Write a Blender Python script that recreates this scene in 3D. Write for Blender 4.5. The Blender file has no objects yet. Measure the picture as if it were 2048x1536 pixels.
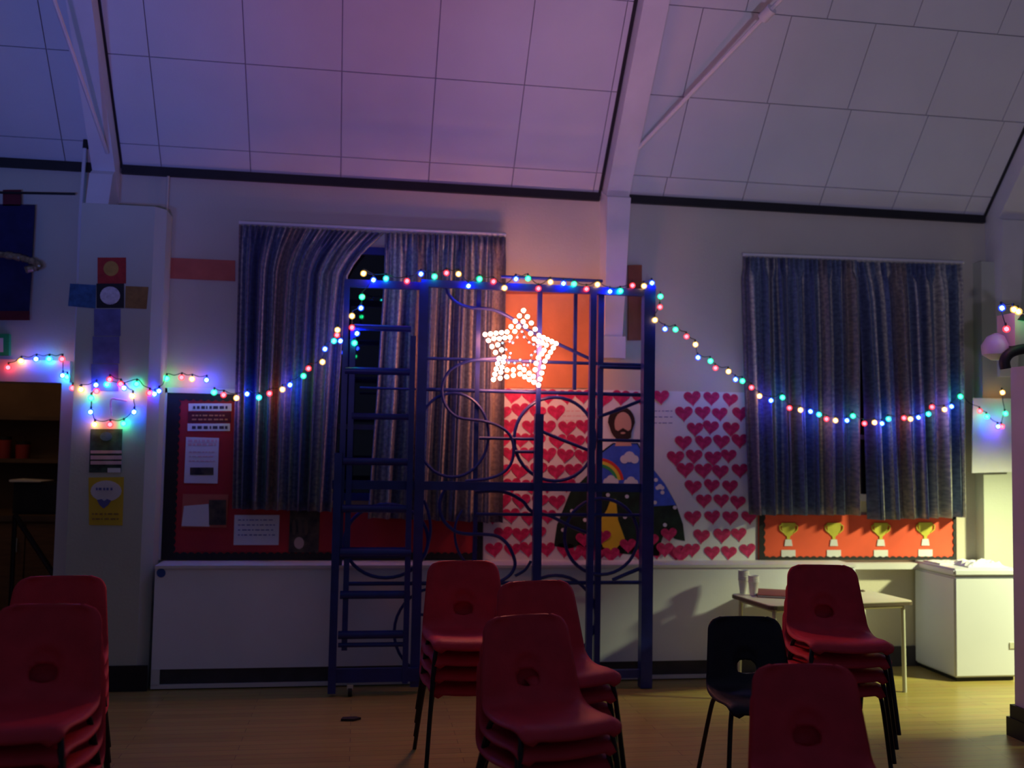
import bpy, bmesh, math, random
from mathutils import Vector, Matrix
random.seed(7)
S = bpy.context.scene
COL = S.collection
R = math.radians

# ------------------------------------------------------------------ camera
H, FPX = 1.55, 1950.0
PITCH, ROLL, YAW = R(3.46), R(1.03), R(8.88)
F_ = Vector((math.sin(YAW)*math.cos(PITCH), math.cos(YAW)*math.cos(PITCH), math.sin(PITCH)))
R0 = Vector((math.cos(YAW), -math.sin(YAW), 0)); U0 = R0.cross(F_)
R_ = R0*math.cos(ROLL)+U0*math.sin(ROLL); U_ = -R0*math.sin(ROLL)+U0*math.cos(ROLL)
CAM = Vector((0, 0, H))
cd = bpy.data.cameras.new('camera'); co = bpy.data.objects.new('camera', cd); COL.objects.link(co)
cd.sensor_fit = 'HORIZONTAL'; cd.sensor_width = 36.0; cd.lens = FPX*36.0/2048.0
cd.clip_start = 0.05; cd.clip_end = 60
M = Matrix((R_, U_, -F_)).transposed().to_4x4(); M.translation = CAM
co.matrix_world = M
S.camera = co
cd.dof.use_dof = True; cd.dof.focus_distance = 4.6; cd.dof.aperture_fstop = 1.5

def P(x, y, Y):                     # point of the plane Y = const that the photo shows at pixel x, y
    d = F_*FPX+R_*(x-1024)-U_*(y-768)
    return CAM+d*(Y/d.y)
def PZ(x, y, Z):
    d = F_*FPX+R_*(x-1024)-U_*(y-768)
    return CAM+d*((Z-H)/d.z)

# ------------------------------------------------------------------ world, lights, exposure
W = bpy.data.worlds.new('world'); S.world = W; W.use_nodes = True
bg = W.node_tree.nodes['Background']; bg.inputs[0].default_value = (0.44, 0.55, 1.0, 1); bg.inputs[1].default_value = 0.095
vs = S.view_settings
vs.view_transform = 'Standard'; vs.look = 'None'; vs.gamma = 1.0; vs.exposure = 0.0; vs.use_curve_mapping = False

def spot(name, loc, target, col, power, angle, blend, radius=0.05):
    l = bpy.data.lights.new(name, 'SPOT'); l.color = col; l.energy = power
    l.spot_size = R(angle); l.spot_blend = blend; l.shadow_soft_size = radius
    o = bpy.data.objects.new(name, l); COL.objects.link(o); o.location = loc
    o.rotation_euler = (Vector(target)-Vector(loc)).to_track_quat('-Z', 'Y').to_euler()
    return o
# the party-light projectors stand on the hall floor behind the photographer, beamed at the roof
spot('party_light_blue', (-1.9, 0.3, 1.2), (-2.6, 6.0, 4.1), (0.03, 0.2, 1.0), 230, 44, 0.9)
spot('party_light_violet', (-0.6, -0.6, 1.2), (-0.3, 5.9, 4.2), (0.36, 0.25, 1.0), 290, 48, 1.0)
spot('party_light_pink', (0.9, -0.4, 1.2), (0.75, 5.7, 4.6), (1.0, 0.16, 0.45), 160, 38, 1.0)
spot('party_light_lilac', (0.3, -0.5, 1.2), (3.1, 6.0, 4.35), (0.64, 0.58, 1.0), 290, 44, 0.9)
spot('party_light_bar', (1.6, 1.2, 0.9), (0.75, 6.15, 3.83), (0.05, 0.25, 1.0), 28, 12, 0.7)

# ------------------------------------------------------------------ materials
MATS = {}
def mat(name, col, rough=0.6, var=0.08, scale=6.0, bump=0.0, bscale=40.0, metal=0.0, spec=0.4, col2=None, stretch=None, coat=0.0):
    m = bpy.data.materials.new(name); m.use_nodes = True
    nt = m.node_tree; b = nt.nodes['Principled BSDF']
    b.inputs['Roughness'].default_value = rough; b.inputs['Metallic'].default_value = metal
    b.inputs['Specular IOR Level'].default_value = spec; b.inputs['Coat Weight'].default_value = coat
    tc = nt.nodes.new('ShaderNodeTexCoord'); mp = nt.nodes.new('ShaderNodeMapping')
    nt.links.new(tc.outputs['Object'], mp.inputs[0])
    if stretch: mp.inputs['Scale'].default_value = stretch
    n = nt.nodes.new('ShaderNodeTexNoise'); n.inputs['Scale'].default_value = scale; n.inputs['Detail'].default_value = 5
    nt.links.new(mp.outputs[0], n.inputs['Vector'])
    r = nt.nodes.new('ShaderNodeValToRGB'); r.color_ramp.elements[0].position = 0.3; r.color_ramp.elements[1].position = 0.7
    c = Vector(col)
    a = c*(1-var); e = Vector(col2) if col2 else Vector([min(1, v*(1+var)) for v in c])
    r.color_ramp.elements[0].color = (*a, 1); r.color_ramp.elements[1].color = (*e, 1)
    nt.links.new(n.outputs['Fac'], r.inputs[0]); nt.links.new(r.outputs[0], b.inputs['Base Color'])
    if bump:
        n2 = nt.nodes.new('ShaderNodeTexNoise'); n2.inputs['Scale'].default_value = bscale; n2.inputs['Detail'].default_value = 3
        nt.links.new(mp.outputs[0], n2.inputs['Vector'])
        bp = nt.nodes.new('ShaderNodeBump'); bp.inputs['Strength'].default_value = bump; bp.inputs['Distance'].default_value = 0.01
        nt.links.new(n2.outputs['Fac'], bp.inputs['Height']); nt.links.new(bp.outputs[0], b.inputs['Normal'])
    MATS[name] = m
    return m
def emit(name, col, strength):
    m = bpy.data.materials.new(name); m.use_nodes = True; nt = m.node_tree
    for n in list(nt.nodes):
        if n.type == 'BSDF_PRINCIPLED': nt.nodes.remove(n)
    e = nt.nodes.new('ShaderNodeEmission'); e.inputs[0].default_value = (*col, 1); e.inputs[1].default_value = strength
    nt.links.new(e.outputs[0], nt.nodes['Material Output'].inputs[0])
    MATS[name] = m
    return m
def capmat(name, col, strength):    # tinted see-through plastic cap around a lit LED
    m = bpy.data.materials.new(name); m.use_nodes = True; nt = m.node_tree
    for n in list(nt.nodes):
        if n.type == 'BSDF_PRINCIPLED': nt.nodes.remove(n)
    e = nt.nodes.new('ShaderNodeEmission'); e.inputs[0].default_value = (*col, 1); e.inputs[1].default_value = strength
    t = nt.nodes.new('ShaderNodeBsdfTransparent'); t.inputs[0].default_value = (*[0.55+0.45*c for c in col], 1)
    a = nt.nodes.new('ShaderNodeAddShader')
    nt.links.new(e.outputs[0], a.inputs[0]); nt.links.new(t.outputs[0], a.inputs[1])
    nt.links.new(a.outputs[0], nt.nodes['Material Output'].inputs[0])
    MATS[name] = m
    return m

mat('wall', (0.56, 0.52, 0.43), 0.85, 0.05, 2.0, 0.15, 60)
mat('wall_lower', (0.76, 0.78, 0.90), 0.6, 0.05, 2.5, 0.05, 60)
mat('pier_paint', (0.50, 0.52, 0.45), 0.8, 0.05, 2.0, 0.1, 60)
mat('trim_white', (0.66, 0.64, 0.66), 0.5, 0.05, 3)
mat('ceiling_white', (0.62, 0.61, 0.63), 0.9, 0.03, 3, 0.1, 120)
mat('ceiling_gap', (0.40, 0.38, 0.42), 0.9, 0.1, 3)
mat('beam_white', (0.66, 0.63, 0.65), 0.6, 0.07, 4)
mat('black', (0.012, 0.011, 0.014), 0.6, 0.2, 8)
mat('black_metal', (0.015, 0.014, 0.016), 0.35, 0.2, 12, metal=0.3)
mat('skirting', (0.05, 0.045, 0.06), 0.6, 0.2, 8)
mat('frame_blue', (0.012, 0.025, 0.20), 0.35, 0.2, 9, spec=0.5)
mat('chair_red', (0.56, 0.034, 0.050), 0.5, 0.12, 9, 0.2, 260, spec=0.22)
mat('chair_black', (0.012, 0.012, 0.018), 0.5, 0.15, 9, 0.2, 260, spec=0.25)
mat('red_paper', (0.42, 0.025, 0.035), 0.8, 0.08, 5)
mat('trophy_red', (0.80, 0.10, 0.045), 0.8, 0.12, 4)
mat('paper_white', (0.72, 0.71, 0.74), 0.8, 0.03, 8)
mat('paper_pink', (0.70, 0.45, 0.52), 0.8, 0.1, 20)
mat('paper_dark', (0.03, 0.03, 0.04), 0.6, 0.4, 18, col2=(0.10, 0.08, 0.06))
mat('ink', (0.05, 0.045, 0.07), 0.7, 0.3, 40)
mat('heart_pink', (0.50, 0.008, 0.085), 0.7, 0.35, 34, col2=(0.70, 0.03, 0.17))
mat('cork_orange', (0.62, 0.24, 0.11), 0.85, 0.1, 6, 0.2, 90)
mat('plank_brown', (0.30, 0.075, 0.030), 0.6, 0.2, 10)
mat('red_band', (0.52, 0.13, 0.09), 0.8, 0.1, 10)
mat('robe_blue', (0.05, 0.12, 0.62), 0.8, 0.2, 12)
mat('robe_dark', (0.008, 0.018, 0.012), 0.8, 0.3, 14, col2=(0.012, 0.042, 0.02))
mat('yellow_paper', (0.78, 0.58, 0.03), 0.8, 0.06, 8)
mat('skin_paper', (0.70, 0.38, 0.26), 0.8, 0.05, 8)
mat('hair_paper', (0.035, 0.014, 0.010), 0.8, 0.3, 14)
mat('rainbow_red', (0.75, 0.05, 0.03), 0.8); mat('rainbow_yellow', (0.80, 0.62, 0.05), 0.8); mat('rainbow_green', (0.05, 0.38, 0.10), 0.8)
mat('trophy_gold', (0.55, 0.50, 0.05), 0.6, 0.1, 20)
mat('freezer_white', (0.64, 0.66, 0.74), 0.35, 0.02, 3, coat=0.2)
mat('table_top', (0.62, 0.58, 0.46), 0.4, 0.05, 4)
mat('table_edge', (0.10, 0.07, 0.05), 0.5, 0.1, 9)
mat('steel_pale', (0.60, 0.60, 0.50), 0.4, 0.05, 9, metal=0.2)
mat('cup_white', (0.80, 0.79, 0.80), 0.5, 0.03, 9)
mat('book_maroon', (0.18, 0.02, 0.03), 0.6, 0.1, 9)
mat('navy_cloth', (0.014, 0.014, 0.075), 0.9, 0.2, 14, 0.2, 200)
mat('maroon_cloth', (0.12, 0.015, 0.025), 0.9, 0.2, 14)
mat('tinsel', (0.30, 0.22, 0.14), 0.4, 0.5, 40, metal=0.5)
mat('exit_green', (0.02, 0.40, 0.12), 0.5, 0.1, 5)
mat('card_red', (0.40, 0.03, 0.03), 0.8, 0.2, 25); mat('card_blue', (0.04, 0.12, 0.28), 0.8, 0.3, 30)
mat('card_ochre', (0.28, 0.16, 0.05), 0.8, 0.2, 25); mat('card_violet', (0.14, 0.15, 0.38), 0.8, 0.2, 18)
mat('card_yellow', (0.45, 0.26, 0.06), 0.8, 0.15, 25); mat('moon', (0.60, 0.58, 0.66), 0.8, 0.25, 40)
mat('poster_yellow', (0.62, 0.44, 0.03), 0.6, 0.06, 8); mat('poster_oval', (0.62, 0.58, 0.62), 0.6); mat('poster_heart', (0.10, 0.11, 0.34), 0.6)
mat('poster_dark', (0.035, 0.05, 0.055), 0.6, 0.5, 20, col2=(0.06, 0.12, 0.09))
mat('sticker_blue', (0.03, 0.08, 0.35), 0.5)
mat('wire', (0.01, 0.025, 0.015), 0.6)
mat('post_paint', (0.52, 0.46, 0.58), 0.5, 0.06, 4)
mat('box_beige', (0.45, 0.36, 0.33), 0.7, 0.1, 6)
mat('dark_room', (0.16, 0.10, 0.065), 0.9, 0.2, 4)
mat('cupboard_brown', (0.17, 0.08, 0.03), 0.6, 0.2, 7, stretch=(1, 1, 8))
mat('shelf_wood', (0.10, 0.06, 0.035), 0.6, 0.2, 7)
mat('red_box', (0.28, 0.03, 0.03), 0.6, 0.1, 7)
mat('pink_tinsel', (0.75, 0.35, 0.45), 0.4, 0.2, 40)
mat('scrap', (0.03, 0.02, 0.02), 0.8)
mat('socket_white', (0.75, 0.75, 0.75), 0.4)

def floor_mat():
    m = bpy.data.materials.new('wood_floor'); m.use_nodes = True; nt = m.node_tree; b = nt.nodes['Principled BSDF']
    tc = nt.nodes.new('ShaderNodeTexCoord'); br = nt.nodes.new('ShaderNodeTexBrick')
    br.inputs['Scale'].default_value = 1.0; br.inputs['Brick Width'].default_value = 1.1; br.inputs['Row Height'].default_value = 0.075
    br.inputs['Mortar Size'].default_value = 0.0015; br.inputs['Mortar Smooth'].default_value = 0.3
    br.inputs['Color1'].default_value = (0.40, 0.30, 0.085, 1); br.inputs['Color2'].default_value = (0.48, 0.37, 0.11, 1); br.inputs['Mortar'].default_value = (0.10, 0.05, 0.025, 1)
    nt.links.new(tc.outputs['Object'], br.inputs[0])
    mp = nt.nodes.new('ShaderNodeMapping'); mp.inputs['Scale'].default_value = (2, 30, 1); nt.links.new(tc.outputs['Object'], mp.inputs[0])
    n = nt.nodes.new('ShaderNodeTexNoise'); n.inputs['Scale'].default_value = 2.5; n.inputs['Detail'].default_value = 6; nt.links.new(mp.outputs[0], n.inputs[0])
    mx = nt.nodes.new('ShaderNodeMix'); mx.data_type = 'RGBA'; mx.blend_type = 'MULTIPLY'; mx.inputs[0].default_value = 0.5
    nt.links.new(br.outputs[0], mx.inputs[6]); nt.links.new(n.outputs['Color'], mx.inputs[7]); nt.links.new(mx.outputs[2], b.inputs['Base Color'])
    b.inputs['Roughness'].default_value = 0.34; b.inputs['Specular IOR Level'].default_value = 0.4
    MATS['wood_floor'] = m
floor_mat()

def curtain_mat():
    m = bpy.data.materials.new('curtain'); m.use_nodes = True; nt = m.node_tree; b = nt.nodes['Principled BSDF']
    uv = nt.nodes.new('ShaderNodeUVMap'); sp = nt.nodes.new('ShaderNodeSeparateXYZ'); nt.links.new(uv.outputs[0], sp.inputs[0])
    n = nt.nodes.new('ShaderNodeTexNoise'); n.noise_dimensions = '1D'; n.inputs['Scale'].default_value = 4.6; n.inputs['Detail'].default_value = 1.6
    nt.links.new(sp.outputs[0], n.inputs['W'])
    r = nt.nodes.new('ShaderNodeValToRGB'); cr = r.color_ramp; cr.interpolation = 'LINEAR'
    for k, (p, c) in enumerate([(0.24, (0.030, 0.045, 0.13)), (0.39, (0.085, 0.115, 0.25)), (0.42, (0.48, 0.45, 0.40)), (0.45, (0.055, 0.08, 0.18)), (0.54, (0.13, 0.18, 0.29)), (0.575, (0.55, 0.52, 0.44)), (0.61, (0.055, 0.06, 0.13)), (0.74, (0.24, 0.19, 0.18))]):
        e = cr.elements[k] if k < 2 else cr.elements.new(p)
        e.position = p; e.color = (*c, 1)
    nt.links.new(n.outputs['Fac'], r.inputs[0])
    n2 = nt.nodes.new('ShaderNodeTexNoise'); n2.inputs['Scale'].default_value = 45; n2.inputs['Detail'].default_value = 2
    nt.links.new(uv.outputs[0], n2.inputs[0])
    r2 = nt.nodes.new('ShaderNodeValToRGB'); r2.color_ramp.elements[0].position = 0.38; r2.color_ramp.elements[1].position = 0.62
    r2.color_ramp.elements[0].color = (0.5, 0.5, 0.6, 1); r2.color_ramp.elements[1].color = (1.15, 1.1, 1.0, 1)
    nt.links.new(n2.outputs['Fac'], r2.inputs[0])
    mx = nt.nodes.new('ShaderNodeMix'); mx.data_type = 'RGBA'; mx.blend_type = 'MULTIPLY'; mx.inputs[0].default_value = 0.8
    nt.links.new(r.outputs[0], mx.inputs[6]); nt.links.new(r2.outputs[0], mx.inputs[7]); nt.links.new(mx.outputs[2], b.inputs['Base Color'])
    b.inputs['Roughness'].default_value = 0.7; b.inputs['Sheen Weight'].default_value = 0.2
    MATS['curtain'] = m
curtain_mat()
def glass_mat():
    m = bpy.data.materials.new('night_glass'); m.use_nodes = True; b = m.node_tree.nodes['Principled BSDF']
    n = m.node_tree.nodes.new('ShaderNodeTexNoise'); n.inputs['Scale'].default_value = 3
    r = m.node_tree.nodes.new('ShaderNodeValToRGB'); r.color_ramp.elements[0].color = (0.004, 0.004, 0.006, 1); r.color_ramp.elements[1].color = (0.008, 0.008, 0.010, 1)
    m.node_tree.links.new(n.outputs[0], r.inputs[0]); m.node_tree.links.new(r.outputs[0], b.inputs['Base Color'])
    b.inputs['Roughness'].default_value = 0.03; b.inputs['Specular IOR Level'].default_value = 0.5
    MATS['night_glass'] = m
glass_mat()

# ------------------------------------------------------------------ mesh helpers
class MB:
    def __init__(self): self.v = []; self.f = []; self.sm = False
    def box(self, a, b):
        x0, x1 = sorted((a[0], b[0])); y0, y1 = sorted((a[1], b[1])); z0, z1 = sorted((a[2], b[2]))
        n = len(self.v)
        self.v += [(x, y, z) for z in (z0, z1) for y in (y0, y1) for x in (x0, x1)]
        self.f += [tuple(n+i for i in q) for q in ((0, 2, 3, 1), (4, 5, 7, 6), (0, 1, 5, 4), (1, 3, 7, 5), (3, 2, 6, 7), (2, 0, 4, 6))]
        return self
    def hexa(self, pts):            # eight corners: four of the bottom ring, four of the top ring
        n = len(self.v); self.v += [tuple(p) for p in pts]
        self.f += [tuple(n+i for i in q) for q in ((3, 2, 1, 0), (4, 5, 6, 7), (0, 1, 5, 4), (1, 2, 6, 5), (2, 3, 7, 6), (3, 0, 4, 7))]
        return self
    def prism(self, poly, y0, y1):  # outline in x, z; front at y0
        n = len(self.v); k = len(poly)
        self.v += [(p[0], y0, p[1]) for p in poly]+[(p[0], y1, p[1]) for p in poly]
        a = sum(poly[i][0]*poly[(i+1) % k][1]-poly[(i+1) % k][0]*poly[i][1] for i in range(k))
        o = list(range(k)) if a > 0 else list(range(k))[::-1]
        self.f.append(tuple(n+i for i in o)); self.f.append(tuple(n+k+i for i in o[::-1]))
        for j in range(k):
            p, q = o[j], o[(j+1) % k]
            self.f.append((n+q, n+p, n+k+p, n+k+q))
        return self
    def tube(self, path, r, seg=8, closed=False):
        path = [Vector(p) for p in path]; n0 = len(self.v); N = len(path)
        rr = r if isinstance(r, (list, tuple)) else [r]*N
        up = None
        for i in range(N):
            if closed: t = path[(i+1) % N]-path[i-1]
            else: t = path[min(i+1, N-1)]-path[max(i-1, 0)]
            t.normalize()
            if up is None:
                up = Vector((0, 0, 1)) if abs(t.z) < 0.9 else Vector((0, 1, 0))
            s = t.cross(up); s.normalize(); up = s.cross(t); up.normalize()
            for k in range(seg):
                a = 2*math.pi*k/seg
                self.v.append(tuple(path[i]+(s*math.cos(a)+up*math.sin(a))*rr[i]))
        for i in range(N if closed else N-1):
            for k in range(seg):
                a = n0+i*seg+k; b = n0+i*seg+(k+1) % seg; c = n0+((i+1) % N)*seg+(k+1) % seg; d = n0+((i+1) % N)*seg+k
                self.f.append((a, b, c, d))
        if not closed:
            self.f.append(tuple(n0+k for k in range(seg))[::-1]); self.f.append(tuple(n0+(N-1)*seg+k for k in range(seg)))
        self.sm = True
        return self
    def lathe(self, prof, c=(0, 0, 0), seg=14):
        n0 = len(self.v)
        for (r, z) in prof:
            for k in range(seg):
                a = 2*math.pi*k/seg; self.v.append((c[0]+r*math.cos(a), c[1]+r*math.sin(a), c[2]+z))
        for i in range(len(prof)-1):
            for k in range(seg):
                self.f.append((n0+i*seg+k, n0+i*seg+(k+1) % seg, n0+(i+1)*seg+(k+1) % seg, n0+(i+1)*seg+k))
        self.f.append(tuple(n0+k for k in range(seg))[::-1]); self.f.append(tuple(n0+(len(prof)-1)*seg+k for k in range(seg)))
        self.sm = True
        return self
    def mesh(self, name, m):
        me = bpy.data.meshes.new(name); me.from_pydata(self.v, [], self.f); me.materials.append(MATS[m])
        if self.sm:
            for p in me.polygons: p.use_smooth = True
            try: me.set_sharp_from_angle(angle=R(40))
            except Exception: pass
        me.update()
        return me
    def build(self, name, m, parent=None):
        return link(name, self.mesh(name, m), parent)
def link(name, me, parent=None, loc=None):
    o = bpy.data.objects.new(name, me); COL.objects.link(o)
    if loc is not None: o.location = loc
    if parent is not None: adopt(o, parent)
    return o
def adopt(o, parent):
    o.parent = parent; o.matrix_parent_inverse = parent.matrix_basis.inverted()
def tag(o, label=None, cat=None, group=None, kind=None):
    if label: o['label'] = label
    if cat: o['category'] = cat
    if group: o['group'] = group
    if kind: o['kind'] = kind
    return o
def thing(name, loc, label, cat, group=None, rz=0.0):
    o = bpy.data.objects.new(name, None); COL.objects.link(o); o.empty_display_size = 0.1
    o.location = loc; o.rotation_euler = (0, 0, rz); o.matrix_basis = Matrix.Translation(loc) @ Matrix.Rotation(rz, 4, 'Z')
    return tag(o, label, cat, group)
def struct(name, mb, m, label=None):
    o = mb.build(name, m); o['kind'] = 'structure'
    if label: o['label'] = label
    return o
def px(pts, Y): return [(P(x, y, Y).x, P(x, y, Y).z) for x, y in pts]
def rect_px(x0, y0, x1, y1, Y): return px([(x0, y1), (x1, y1), (x1, y0), (x0, y0)], Y)
def ell_px(cx, cy, rx, ry, Y, n=20): return px([(cx+rx*math.cos(2*math.pi*k/n), cy+ry*math.sin(2*math.pi*k/n)) for k in range(n)], Y)
def card(name, poly, Y, m, parent=None, th=0.003): return MB().prism(poly, Y, Y+th).build(name, m, parent)
def spline(pts, n=6, closed=False):
    pts = [Vector(p) for p in pts]; out = []; N = len(pts)
    for i in range(N if closed else N-1):
        p0 = pts[(i-1) % N] if closed or i > 0 else pts[0]; p1 = pts[i]; p2 = pts[(i+1) % N]; p3 = pts[(i+2) % N] if closed or i+2 < N else pts[-1]
        for k in range(n):
            t = k/n
            out.append(0.5*((2*p1)+(p2-p0)*t+(2*p0-5*p1+4*p2-p3)*t*t+(3*p1-p0-3*p2+p3)*t**3))
    if not closed: out.append(pts[-1])
    return out

# ------------------------------------------------------------------ the hall
D = 6.6            # back wall plane
ZE = 3.30          # eave height
TH = R(49)         # roof pitch
def roof(X, t, off=0.0):            # point on the roof slope, t metres up from the eave, off metres below the lining
    return Vector((X, D-t*math.cos(TH)-off*math.sin(TH), ZE+t*math.sin(TH)-off*math.cos(TH)))

struct('floor', MB().box((-4, -3, -0.1), (6.2, 9.2, 0)), 'wood_floor')
DX0, DX1, DZ = -2.85, -1.87, 1.88   # doorway
wb = MB().box((-4, D, 0), (DX0, D+0.2, ZE+0.2)).box((DX0, D, DZ), (DX1, D+0.2, ZE+0.2)).box((DX1, D, 0), (6.2, D+0.2, ZE+0.2))
struct('wall_back', wb, 'wall')
struct('wall_left', MB().box((-4.2, -3, 0), (-4, D, ZE+0.2)), 'wall')
RX = 5.55                            # right wall with a doorway to the lit room beside the hall
wr = MB().box((RX, -3, 0), (RX+0.15, 4.55, ZE+0.2)).box((RX, 6.25, 0), (RX+0.15, D, ZE+0.2)).box((RX, 4.55, 2.5), (RX+0.15, 6.25, ZE+0.2))
struct('wall_right', wr, 'wall')

# roof lining: dark backing with separate panels
ce = MB()
ce.hexa([roof(-4, 0, -0.02), roof(6.2, 0, -0.02), roof(6.2, 0, -0.08), roof(-4, 0, -0.08), roof(-4, 4.2, -0.02), roof(6.2, 4.2, -0.02), roof(6.2, 4.2, -0.08), roof(-4, 4.2, -0.08)])
ceiling = struct('ceiling', ce, 'ceiling_gap')
def panel(X0, X1, t0, t1):
    g = 0.0032
    a = [roof(X0+g, t0+g, 0), roof(X1-g, t0+g, 0), roof(X1-g, t0+g, -0.018), roof(X0+g, t0+g, -0.018), roof(X0+g, t1-g, 0), roof(X1-g, t1-g, 0), roof(X1-g, t1-g, -0.018), roof(X0+g, t1-g, -0.018)]
    MB().hexa(a).build('ceiling_panel', 'ceiling_white', ceiling)
rows = [0.0, 0.17, 0.75, 1.33, 1.92, 2.5]
bays = [([-3.67, -3.08, -2.5, -1.92, -1.73],)*5,
        ([-1.57, -1.325, -0.755, -0.165, 0.425, 1.0, 1.58, 1.63],)*5,
        ([1.8, 2.09, 2.68, 3.27, 3.84, 4.42, 4.59], [1.8, 2.11, 2.68, 3.27, 3.84, 4.42, 4.59], [1.8, 2.07, 2.66, 3.24, 3.82, 4.4, 4.59], [1.8, 2.35, 2.9, 3.5, 4.1, 4.59], [1.8, 2.35, 2.9, 3.5, 4.1, 4.59]),
        ([4.78, 5.36, 5.9],)*5]
for b in bays:
    for i in range(5):
        xs = b[i]
        for x0, x1 in zip(xs, xs[1:]):
            if x1-x0 > 0.09: panel(x0, x1, rows[i], rows[i+1])
            else: panel(x0, x1, rows[i], rows[i+1])
MB().hexa([roof(-4, 2.5, 0), roof(6.2, 2.5, 0), roof(6.2, 2.5, -0.018), roof(-4, 2.5, -0.018), roof(-4, 4.2, 0), roof(6.2, 4.2, 0), roof(6.2, 4.2, -0.018), roof(-4, 4.2, -0.018)]).build('upper_lining', 'ceiling_white', ceiling)
struct('trim_1', MB().box((-4, D-0.035, ZE-0.045), (-1.735, D, ZE+0.012)).box((-1.57, D-0.035, ZE-0.045), (1.625, D, ZE+0.012)).box((1.81, D-0.035, ZE-0.045), (4.585, D, ZE+0.012)), 'black', 'black board along the eave above the wall')

def truss(X0, X1, t1, label, strips, col=None):
    r = thing('roof_truss', roof((X0+X1)/2, 0), label, 'roof beam', 'painted roof trusses')
    MB().hexa([roof(X0, -0.14, 0.15), roof(X1, -0.14, 0.15), roof(X1, 0, -0.01), roof(X0, 0, -0.01), roof(X0, t1, 0.15), roof(X1, t1, 0.15), roof(X1, t1, -0.01), roof(X0, t1, -0.01)]).build('rafter', 'beam_white', r)
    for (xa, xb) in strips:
        MB().hexa([roof(xa, 0, 0.012), roof(xb, 0, 0.012), roof(xb, 0, -0.012), roof(xa, 0, -0.012), roof(xa, t1, 0.012), roof(xb, t1, 0.012), roof(xb, t1, -0.012), roof(xa, t1, -0.012)]).build('gap_shadow_strip', 'black', r)  # black strip stands in for the shade between ceiling panels and beam
    return r
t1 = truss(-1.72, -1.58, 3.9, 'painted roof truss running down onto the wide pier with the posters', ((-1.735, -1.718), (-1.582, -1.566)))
a = roof(-1.65, 0.1, 0.15)
MB().hexa([(-1.72, D-0.26, 2.98), (-1.585, D-0.26, 2.98), (-1.585, D, 2.98), (-1.72, D, 2.98), (-1.72, D-0.2, 3.2), (-1.58, D-0.2, 3.2), (-1.58, D, 3.32), (-1.72, D, 3.32)]).build('foot_block', 'beam_white', t1)
MB().tube([P(214, 305, 6.36), P(92, -45, 5.0)], 0.013).build('tie_rod', 'beam_white', t1)
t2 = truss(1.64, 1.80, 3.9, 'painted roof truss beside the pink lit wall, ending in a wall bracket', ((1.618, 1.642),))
MB().hexa([(1.645, D-0.13, 2.16), (1.765, D-0.13, 2.16), (1.765, D, 2.16), (1.645, D, 2.16), (1.635, D-0.21, 3.24), (1.80, D-0.21, 3.24), (1.80, D, 3.34), (1.635, D, 3.34)]).build('column', 'beam_white', t2)
MB().box((1.625, D-0.17, 2.14), (1.785, D, 2.29)).build('corbel', 'beam_white', t2)
q0 = P(1246, 328, 6.36); q1 = P(1620, -62, 4.9)
MB().tube([q0, q1], 0.014).build('tie_rod', 'beam_white', t2)
MB().tube([q0+(q1-q0)*0.785, q0+(q1-q0)*0.83], 0.034, 10).build('rod_coupling', 'beam_white', t2)
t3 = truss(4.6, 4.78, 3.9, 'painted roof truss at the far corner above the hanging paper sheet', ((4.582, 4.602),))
MB().hexa([(4.62, D-0.13, 2.1), (4.76, D-0.13, 2.1), (4.76, D, 2.1), (4.62, D, 2.1), (4.6, D-0.21, 3.24), (4.78, D-0.21, 3.24), (4.78, D, 3.34), (4.6, D, 3.34)]).build('column', 'beam_white', t3)

# piers, skirting, door surround
YP = 6.32
pier = MB()
pp = [(-1.735, D), (-1.735, YP), (-1.30, YP), (-1.243, YP+0.075), (-1.243, D)]
n = len(pp)
pier.v = [(x, y, 0.0) for x, y in pp]+[(x, y, 2.99) for x, y in pp]
pier.f = [tuple(range(n))[::-1], tuple(range(n, 2*n))]+[(i, (i+1) % n, n+(i+1) % n, n+i) for i in range(n)]
pier_o = struct('wall_pier_left', pier, 'pier_paint', 'wide painted pier with the chamfered edge')
struct('baseboard_pier', MB().box((-1.745, YP-0.012, 0), (-1.232, YP, 0.155)), 'black')
struct('wall_pier_right', MB().box((4.5, 6.5, 0), (5.55, D, 2.95)), 'pier_paint')
struct('trim_2', MB().box((DX0-0.1, D-0.05, DZ), (DX1+0.045, D, DZ+0.14)).box((DX1, D-0.05, 0), (DX1+0.075, D, DZ)).box((DX0-0.1, D-0.05, 0), (DX0, D, DZ)), 'trim_white', 'white door surround beside the pier')
# low boxed-in casing under the boards
BX0, BX1, YB, ZB = -1.215, 3.405, 6.33, 0.745
cas = thing('pipe_casing', (0.8, 6.46, 0), 'long low white pipe casing along the foot of the wall', 'casing')
MB().box((BX0, YB, 0.125), (BX1, D, ZB)).build('casing_front', 'wall_lower', cas)
MB().box((BX0, YB-0.012, ZB-0.006), (BX1, D, ZB+0.012)).build('casing_top', 'trim_white', cas)
MB().box((BX0+0.05, YB+0.015, 0.03), (BX1, D, 0.125)).build('vent_strip', 'skirting', cas)
MB().box((BX0, YB-0.002, 0.008), (BX1, D, 0.032)).build('bottom_rail', 'trim_white', cas)
MB().box((BX0, YB-0.002, 0.03), (BX0+0.05, D, 0.126)).build('end_stile', 'trim_white', cas)
MB().box((BX0, YB+0.03, 0), (BX1, D, 0.008)).build('plinth', 'black', cas)
st = MB().prism(ell_px(322, 1146, 9, 9, YB-0.004), YB-0.004, YB-0.001).build('round_sticker', 'sticker_blue'); tag(st, 'small round blue sticker on the low white casing', 'sticker')
struct('baseboard_back', MB().box((BX1, D-0.02, 0), (4.5, D, 0.14)), 'skirting')
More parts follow.
